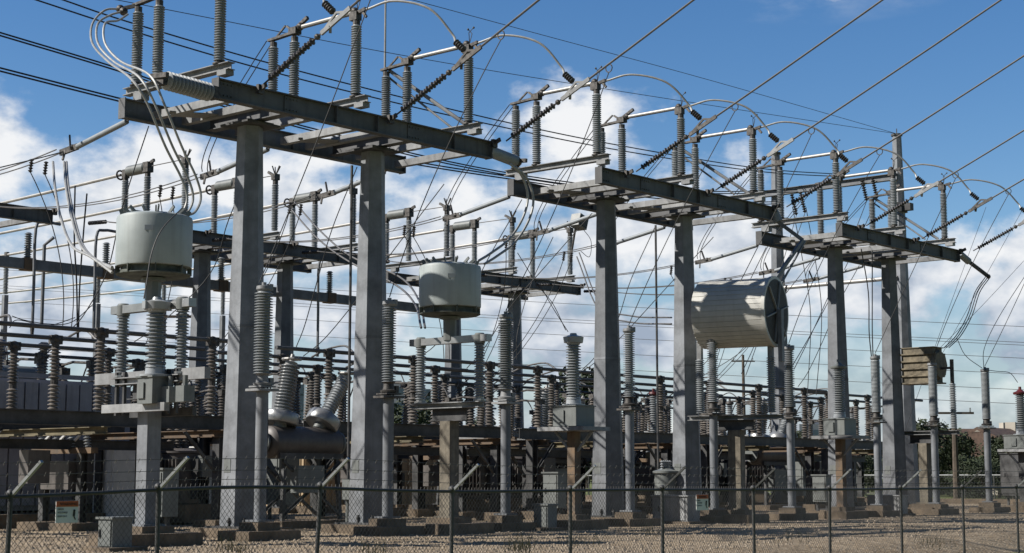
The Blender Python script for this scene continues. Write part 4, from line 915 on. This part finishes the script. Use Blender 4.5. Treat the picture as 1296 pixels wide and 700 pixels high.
# far left loops of cable hanging from the strain wires
cables('three pale cables hanging from the left back span and sweeping right to the left drum', [T([(67+d, 205), (70+d, 240), (78+d, 280), (92+d*.8, 312), (115+d*.5, 325+d*.3), (142, 345-d*.4)], 4.0, -2.0) for d in (0, 14, 17)], 'alucable', .03)

rl = random.Random(5); where = ['far left', 'left drum', 'nearest column', 'slanted bushings', 'second column', 'second drum', 'third pipe post', 'rusty post', 'middle columns', 'beige cylinder', 'fifth column']
for k in range(0, 22, 2):
    a = -1.5+k*1.62; b = (5.0, 7.4)[(k//2) % 2]; p = Vector((a, 1.75, 9.2)); q = Vector((a+rl.uniform(-.8, 1.0), b, 4.8)); m_ = p.lerp(q, .5)+Vector((rl.uniform(-.5, .5), rl.uniform(-.2, .5), -rl.uniform(.3, .9)))
    lead(f'{["upper", "lower"][k % 2]} curved black drop lead behind the {where[k//2]}', [p, p.lerp(m_, .5)+Vector((0, .2, -.15)), m_, m_.lerp(q, .6)+Vector((0, 0, -.15)), q], .014)
# thin distant transmission wires
for k, y in enumerate((372, 392, 412, 432, 452, 470, 395.5)):
    p = [atd(x, y-14+(x-300)*.055+(3 if x in (500, 900) else 0), 150-.03*x) for x in (-200, 200, 500, 900, 1400)]
    solo(MB().tube(spline(p, 6), .018, 4), 'distant_wire', 'conductor', f'thin transmission wire far behind the yard, {["topmost", "second from the top", "third from the top", "fourth from the top", "fifth from the top", "lowest", "paired with the second"][k]}', 'wire', tuple(p[2]), 'distant transmission wires')

# ------------------------------------------------------------------ fence
FB = -14.0; fa0 = -22.0; NP = 16; SPC = 2.42
fz = lambda a: 1.09 + (.10*math.exp(-((a+11.5)/2.4)**2)) + .03*math.exp(-((a+5)/4)**2)
t = thing('chain_link_fence', 'galvanised chain link fence with outward barbed wire arms across the foreground', 'fence', (fa0, FB, 0))
posts = [fa0+.05+k*SPC for k in range(NP)]
posts = [-24.5, -22.0, -19.4, -17.0, -14.45, -12.7, -10.41, -8.18, -5.81, -3.67, -1.22, 1.15, 3.67, 6.16, 8.6, 11.0]
base = (fa0, FB, 0)
for k, a in enumerate(posts):
    lean = random.uniform(-.03, .03) + (.05 if k in (6,) else 0)
    c = MB().tube([(a-lean-.02, FB, -.6), (a, FB, fz(a)+.02)], .025, 10).ball((a, FB, fz(a)+.03), .045).rel(base).build('post', 'fencepost', t)
    MB().bar((a, FB, fz(a)+.0), (a+.10, FB-.36, fz(a)+.34), .038, .028).rel(base).build('barb_arm', 'silver' if k not in (9, 10, 13) else 'fencepost', t)
a0_, a1_ = posts[0], posts[-1]
MB().tube([(a, FB, fz(a)) for a in [a0_+.5*k for k in range(int((a1_-a0_)/.5)+1)]], .019, 8).rel(base).build('top_rail', 'fencepost', t)
for q in (.3, .62, .95):
    mb = MB(); pts = [(a+.10*q, FB-.36*q, fz(a)+.34*q+random.uniform(-.01, .01)) for a in posts]; mb.tube(pts, .003, 4)
    a = a0_
    while a < a1_:
        mb.bar((a+.1*q, FB-.36*q-.015, fz(a)+.34*q+.02), (a+.1*q, FB-.36*q+.015, fz(a)+.34*q-.02), .004, .004); a += .14
    mb.rel(base).build('barbed_wire', 'fence', t)
mb = MB(); S_ = .062; H_ = 1.62; a = a0_-H_
def tri(p, q, r):
    p = Vector(p); q = Vector(q); d = (q-p).normalized(); u = Vector((0, 1, 0)); v = d.cross(u)
    vs = [c+u*r*math.cos(k*2.094)+v*r*math.sin(k*2.094) for c in (p, q) for k in range(3)]
    mb.add(vs, [(0, 1, 4, 3), (1, 2, 5, 4), (2, 0, 3, 5)])
SLP = 1.15
while a < a1_:
    for sgn in (1, -1):
        x0, x1 = (a, a+H_/SLP) if sgn > 0 else (a+H_/SLP, a)
        z0, z1 = fz(max(a, -15))-H_, fz(max(a, -15))+.015
        if min(x0, x1) >= a0_ and max(x0, x1) <= a1_:
            zt = fz(x1)
            # bend slightly so that the weave is not perfectly straight
            xm = (x0+x1)/2+random.uniform(-.008, .008)
            tri((x0, FB+.004*sgn, zt-H_), (xm, FB+.004*sgn, zt-H_/2), .0027); tri((xm, FB+.004*sgn, zt-H_/2), (x1, FB+.004*sgn, zt+.02), .0027)
    a += S_
mb.rel(base); mb.build('chain_link_mesh', 'fence', t)
mb = MB(); a = a0_
while a < a1_: mb.bar((a, FB, fz(a)), (a+.012, FB, fz(a)+.05), .004, .004); a += S_
mb.rel(base).build('twisted_top', 'fence', t)
# warning signs wired to the fence
def sign(x, y0, y1, w_px, label, hdr):
    b = FB-.03; p0 = onb(x, y0, b); p1 = onb(x, y1, b); pr = onb(x+w_px, y0, b); H = p0[2]-p1[2]; Wd = pr[0]-p0[0]
    c = (p0[0]+Wd/2, b, (p0[2]+p1[2])/2); t = thing('warning_sign', label, 'sign', c)
    MB().box((0, 0, 0), (Wd, .008, H)).build('panel', 'white', t)
    MB().box((0, -.007, H*.36), (Wd*.98, .004, H*.26)).build('header_band', 'orange', t)
    def txt(s, x, z, size, m):
        cu = bpy.data.curves.new('lettering', 'FONT'); cu.body = s; cu.size = size; cu.extrude = .001; cu.align_x = 'LEFT'
        ob = bpy.data.objects.new('lettering', cu); me = bpy.data.meshes.new_from_object(ob); bpy.data.objects.remove(ob); me.materials.append(M[m])
        o = bpy.data.objects.new('lettering', me); col.objects.link(o); o.parent = t; o.location = (x, -.011, z); o.rotation_euler = (math.pi/2, 0, 0)
    txt(hdr, -Wd*.34, H*.29, H*.19, 'ink')
    txt('HIGH', -Wd*.44, H*.08, H*.13, 'ink'); txt('VOLTAGE', -Wd*.44, -H*.07, H*.12, 'ink'); txt('KEEP OUT', -Wd*.44, -H*.24, H*.11, 'ink')
    MB().ball((Wd*.32, -.008, .05*H), H*.055, 8).bar((Wd*.32, -.008, 0), (Wd*.3, -.008, -H*.2), .004, Wd*.09).bar((Wd*.3, -.008, -H*.2), (Wd*.38, -.008, -H*.36), .004, Wd*.04).build('pictogram', 'ink', t)
sign(71, 634, 662, 28, 'orange headed warning sign on the fence at the left', 'WARNING')
sign(881, 626, 646, 15, 'orange headed warning sign on the fence right of the fourth column', 'WARNING')

# weeds at pads
wd = MB()
for (x, y, n_) in [(660, 696, 90), (470, 699, 40), (820, 676, 40), (300, 698, 40), (1000, 684, 30), (1180, 690, 40), (730, 690, 40)]:
    for _ in range(n_):
        g_ = gpt(x+random.gauss(0, 12), min(703, max(655, y+random.gauss(0, 3)))); h = random.uniform(.12, .4); q = random.random()*6.28; l_ = random.uniform(.03, .15)
        wd.add([(g_[0]-.008, g_[1], 0), (g_[0]+.008, g_[1], 0), (g_[0]+l_*math.cos(q), g_[1]+l_*math.sin(q), h)], [(0, 1, 2)])
solo(wd, 'weeds', 'weed', 'thin weeds growing round the concrete pads', 'weeds', (0, 0, 0), kind='stuff')

# ------------------------------------------------------------------ background: kerb, far fence, trees, houses, city
solo(MB().box((52.2, 10, .12), (.35, 70, .26)), 'yard_kerb', 'concrete', 'low concrete kerb along the far right side of the yard', 'kerb', (52.2, 10, 0))
p0 = Vector(atd(640, 605, 120)); p1 = Vector(atd(1500, 605, 92))
t = thing('boundary_fence', 'low pale rail fence in the distance on the right beyond the grass', 'fence', (p0.x, p0.y, 0)); bs = (p0.x, p0.y, 0)
n_ = 26; d_ = (p1-p0)/n_
for k in range(n_+1):
    q = p0+d_*k; MB().tube([(q.x, q.y, 0), (q.x, q.y, 1.45)], .05, 6).rel(bs).build('post', 'fencepost', t)
MB().tube([(p0.x, p0.y, 1.42), (p1.x, p1.y, 1.42)], .05, 6).rel(bs).build('top_rail', 'cross', t)
mb = MB()
for k in range(14): mb.tube([(p0.x, p0.y, .08+k*.1), (p1.x, p1.y, .08+k*.1)], .006, 3)
mb.rel(bs).build('fence_wire', 'fence', t)
def make_tree(seed, h, wdt, base_=.12):
    rnd = random.Random(seed)
    t = thing('broadleaf_tree', 'x', 'tree', group='trees beyond the yard')
    mb = MB().tube([(0, 0, -.1), (.1, 0, h*.3), (.0, .15, h*.7)], [.03*h, .022*h, .008*h], 8)
    cl = []
    for k in range(34):
        q = rnd.random()*6.28; zz = rnd.uniform(base_, .95); rr = wdt*.5*math.sqrt(max(.05, 1-abs(zz-.5)*1.5))*rnd.uniform(.25, 1)
        cl.append((rr*math.cos(q), rr*math.sin(q), h*zz, rnd.uniform(.10, .2)*wdt))
    for x, y, z, r in cl[:10]: mb.tube([(0, 0, z*.5), (x*.8, y*.8, z)], [.012*h, .004*h], 5)
    mb.build('trunk', 'bark', t)
    lf = MB()
    for x, y, z, r in cl:
        for _ in range(150):
            v = Vector((rnd.gauss(0, 1), rnd.gauss(0, 1), rnd.gauss(0, .8))).normalized()*r*rnd.uniform(.55, 1.12); c = Vector((x, y, max(.15, z+v.z))) + Vector((v.x, v.y, 0))
            s_ = rnd.uniform(.10, .24)*h/7; n1_ = Vector((rnd.gauss(0, 1), rnd.gauss(0, 1), rnd.gauss(0, 1))).normalized(); n2_ = n1_.orthogonal().normalized()
            lf.add([c-n1_*s_, c-n2_*s_*.6, c+n1_*s_, c+n2_*s_*.6], [(0, 1, 2, 3)])
    lf.build('crown', 'leaf', t); return t
tr = [make_tree(1, 7, 7, .06), make_tree(2, 8, 6, .1), make_tree(3, 6, 7.5, .05)]
spots = [(1166, 122, .75, 'just right of the tallest pole'), (1184, 112, .75, 'dark behind the olive coil stand'), (1203, 116, .66, 'right of the olive coil stand'), (1226, 104, .45, 'in front of the brown roofed house'), (1264, 106, .47, 'right of the lone pipe post'),
         (1292, 112, .4, 'at the right edge by the houses'), (1130, 150, .7, 'between the last two front columns'), (1098, 140, .5, 'left of the last front column'), (1070, 150, .5, 'behind the fifth front column'), (1040, 145, .5, 'left of the fifth front column'),
         (1012, 160, .8, 'right of the beige cylinder stand'), (960, 170, .85, 'behind the beige cylinder stand'), (905, 190, .9, 'right of the fourth front column'), (835, 190, .85, 'between the middle columns'), (700, 170, 1.0, 'left of the third front column'),
         (660, 180, .85, 'behind the third pipe post'), (612, 160, .95, 'right of the second drum stand'), (520, 150, 1.35, 'between the second column and the second drum'), (497, 160, 1.25, 'just right of the second column'), (392, 170, .9, 'between the first two columns'), (1244, 100, .42, 'low, beside the pale gable'), (1282, 102, .45, 'low, left of the dark box at the right edge'), (1214, 108, .5, 'between the coil stand and the brown roof'), (1085, 120, .5, 'low behind the slim pipe post'), (1022, 126, .5, 'low behind the breaker legs at right'),
         (742, 200, 1.7, 'far off left of the third column'), (780, 210, 1.0, 'far off behind the third column'), (420, 190, .9, 'far off left of the second column')]
for i, (x, d, s_, lb) in enumerate(spots):
    p = atd(x, 604, d); o = tr[i] if i < 3 else copy_tree(tr[i % 3])
    place(o, (p[0], p[1], 0), f'leafy tree {lb}', random.random()*6); o.scale = (s_, s_, s_*random.uniform(.85, 1.05))
def house(x, d, wd_, dp, h, roofh, rz, label):
    p = atd(x, 604, d); t = thing('house', label, 'house', (p[0], p[1], 0), 'houses beyond the yard', rz)
    MB().box((0, 0, h/2), (wd_, dp, h)).build('wall', 'wall', t)
    e = .5; a_, b_ = wd_/2+e, dp/2+e
    MB().add([(-a_, -b_, h), (a_, -b_, h), (a_, b_, h), (-a_, b_, h), (-a_, 0, h+roofh), (a_, 0, h+roofh)], [(0, 1, 5, 4), (2, 3, 4, 5), (0, 4, 3), (1, 2, 5), (0, 3, 2, 1)]).build('roof', 'roof', t)
    MB().add([(-wd_/2-.02, -dp/2, h-.02), (-wd_/2-.02, dp/2, h-.02), (-wd_/2-.53, 0, h+roofh-.25)], [(0, 1, 2)]).build('gable', 'wall', t)
    for k in range(3):
        f = MB().box((-wd_/3+k*wd_/3, -dp/2-.03, h*.55), (1.1, .08, 1.2)).build('window', 'white', t); MB().box((-wd_/3+k*wd_/3, -dp/2-.08, h*.55), (.9, .03, 1.0)).build('pane', 'window', t, parent=f)
    MB().box((-wd_/2-.03, 0, h*.5), (.06, 1.0, 2.0)).build('door', 'tan', t); MB().box((wd_*.2, 0, h+roofh), (.8, .8, 1.0)).build('chimney', 'wall', t)
house(1240, 132, 12, 8, 3.0, 2.2, R(-48.9)+.15, 'brown roofed house left of the lone pipe post')
house(1272, 124, 9, 8, 2.8, 2.2, R(-48.9)+.9, 'brown roofed house with a pale gable at the right edge')
# distant city blocks
def block(x0, x1, ytop, d, m, label, fl=6):
    p = Vector(atd((x0+x1)/2, 604, d)); wv = (x1-x0)*d/2050.; h = CH+(604-ytop)*d/2050.
    t = thing('office_building', label, 'building', (p.x, p.y, 0), 'distant city buildings', R(-48.9))
    MB().box((0, 0, h/2), (wv, wv*.7, h)).build('wall', m, t); mb = MB()
    for k in range(fl): mb.box((0, -wv*.35-.1, h*(k+.6)/fl), (wv*.92, .15, h/fl*.4))
    mb.build('window', 'glassb', t); MB().box((0, 0, h+.6), (wv*.5, wv*.4, 1.6)).build('roof_unit', 'citywall', t)
block(448, 478, 484, 620, 'glassb', 'blue glass office block between the slanted bushings and the second column')
block(492, 512, 487, 700, 'citywall', 'pale office block right of the second column')
block(512, 545, 494, 640, 'glassb', 'low blue office block left of the second drum stand')
block(700, 722, 520, 700, 'citywall', 'low pale building left of the rusty stand')
block(836, 848, 522, 650, 'glassb', 'small blue building between the middle columns')
block(360, 384, 488, 700, 'glassb', 'blue building behind the left slanted bushing')
block(1010, 1062, 538, 520, 'citywall', 'long low structure on the horizon left of the fifth column', 2)
block(1240, 1270, 590, 300, 'citywall', 'low far building by the houses', 2)
# utility poles of timber
for x, d, yt, lb in [(943, 150, 450, 'timber pole just left of the dark spoked cylinder end'), (1122, 120, 505, 'short timber pole behind the seventh pipe post'), (225, 75, 385, 'tan timber pole right of the left drum insulators'), (1210, 90, 510, 'slim timber pole in front of the dark trees')]:
    p = atd(x, 604, d); h = CH+(604-yt)*d/2050.
    t = thing('utility_pole', lb, 'pole', (p[0], p[1], 0), 'timber utility poles', R(-48.9))
    MB().tube([(0, 0, -.1), (0, 0, h)], [.2, .12], 8).build('pole', 'pole', t); MB().box((0, 0, h-.6), (2.2, .1, .12)).build('cross_arm', 'pole', t)
    for q in (-.9, .9): MB().insul((q, 0, h-.54), (q, 0, h-.3), .03, .06, .06, 6).build('insulator', 'porc', t)
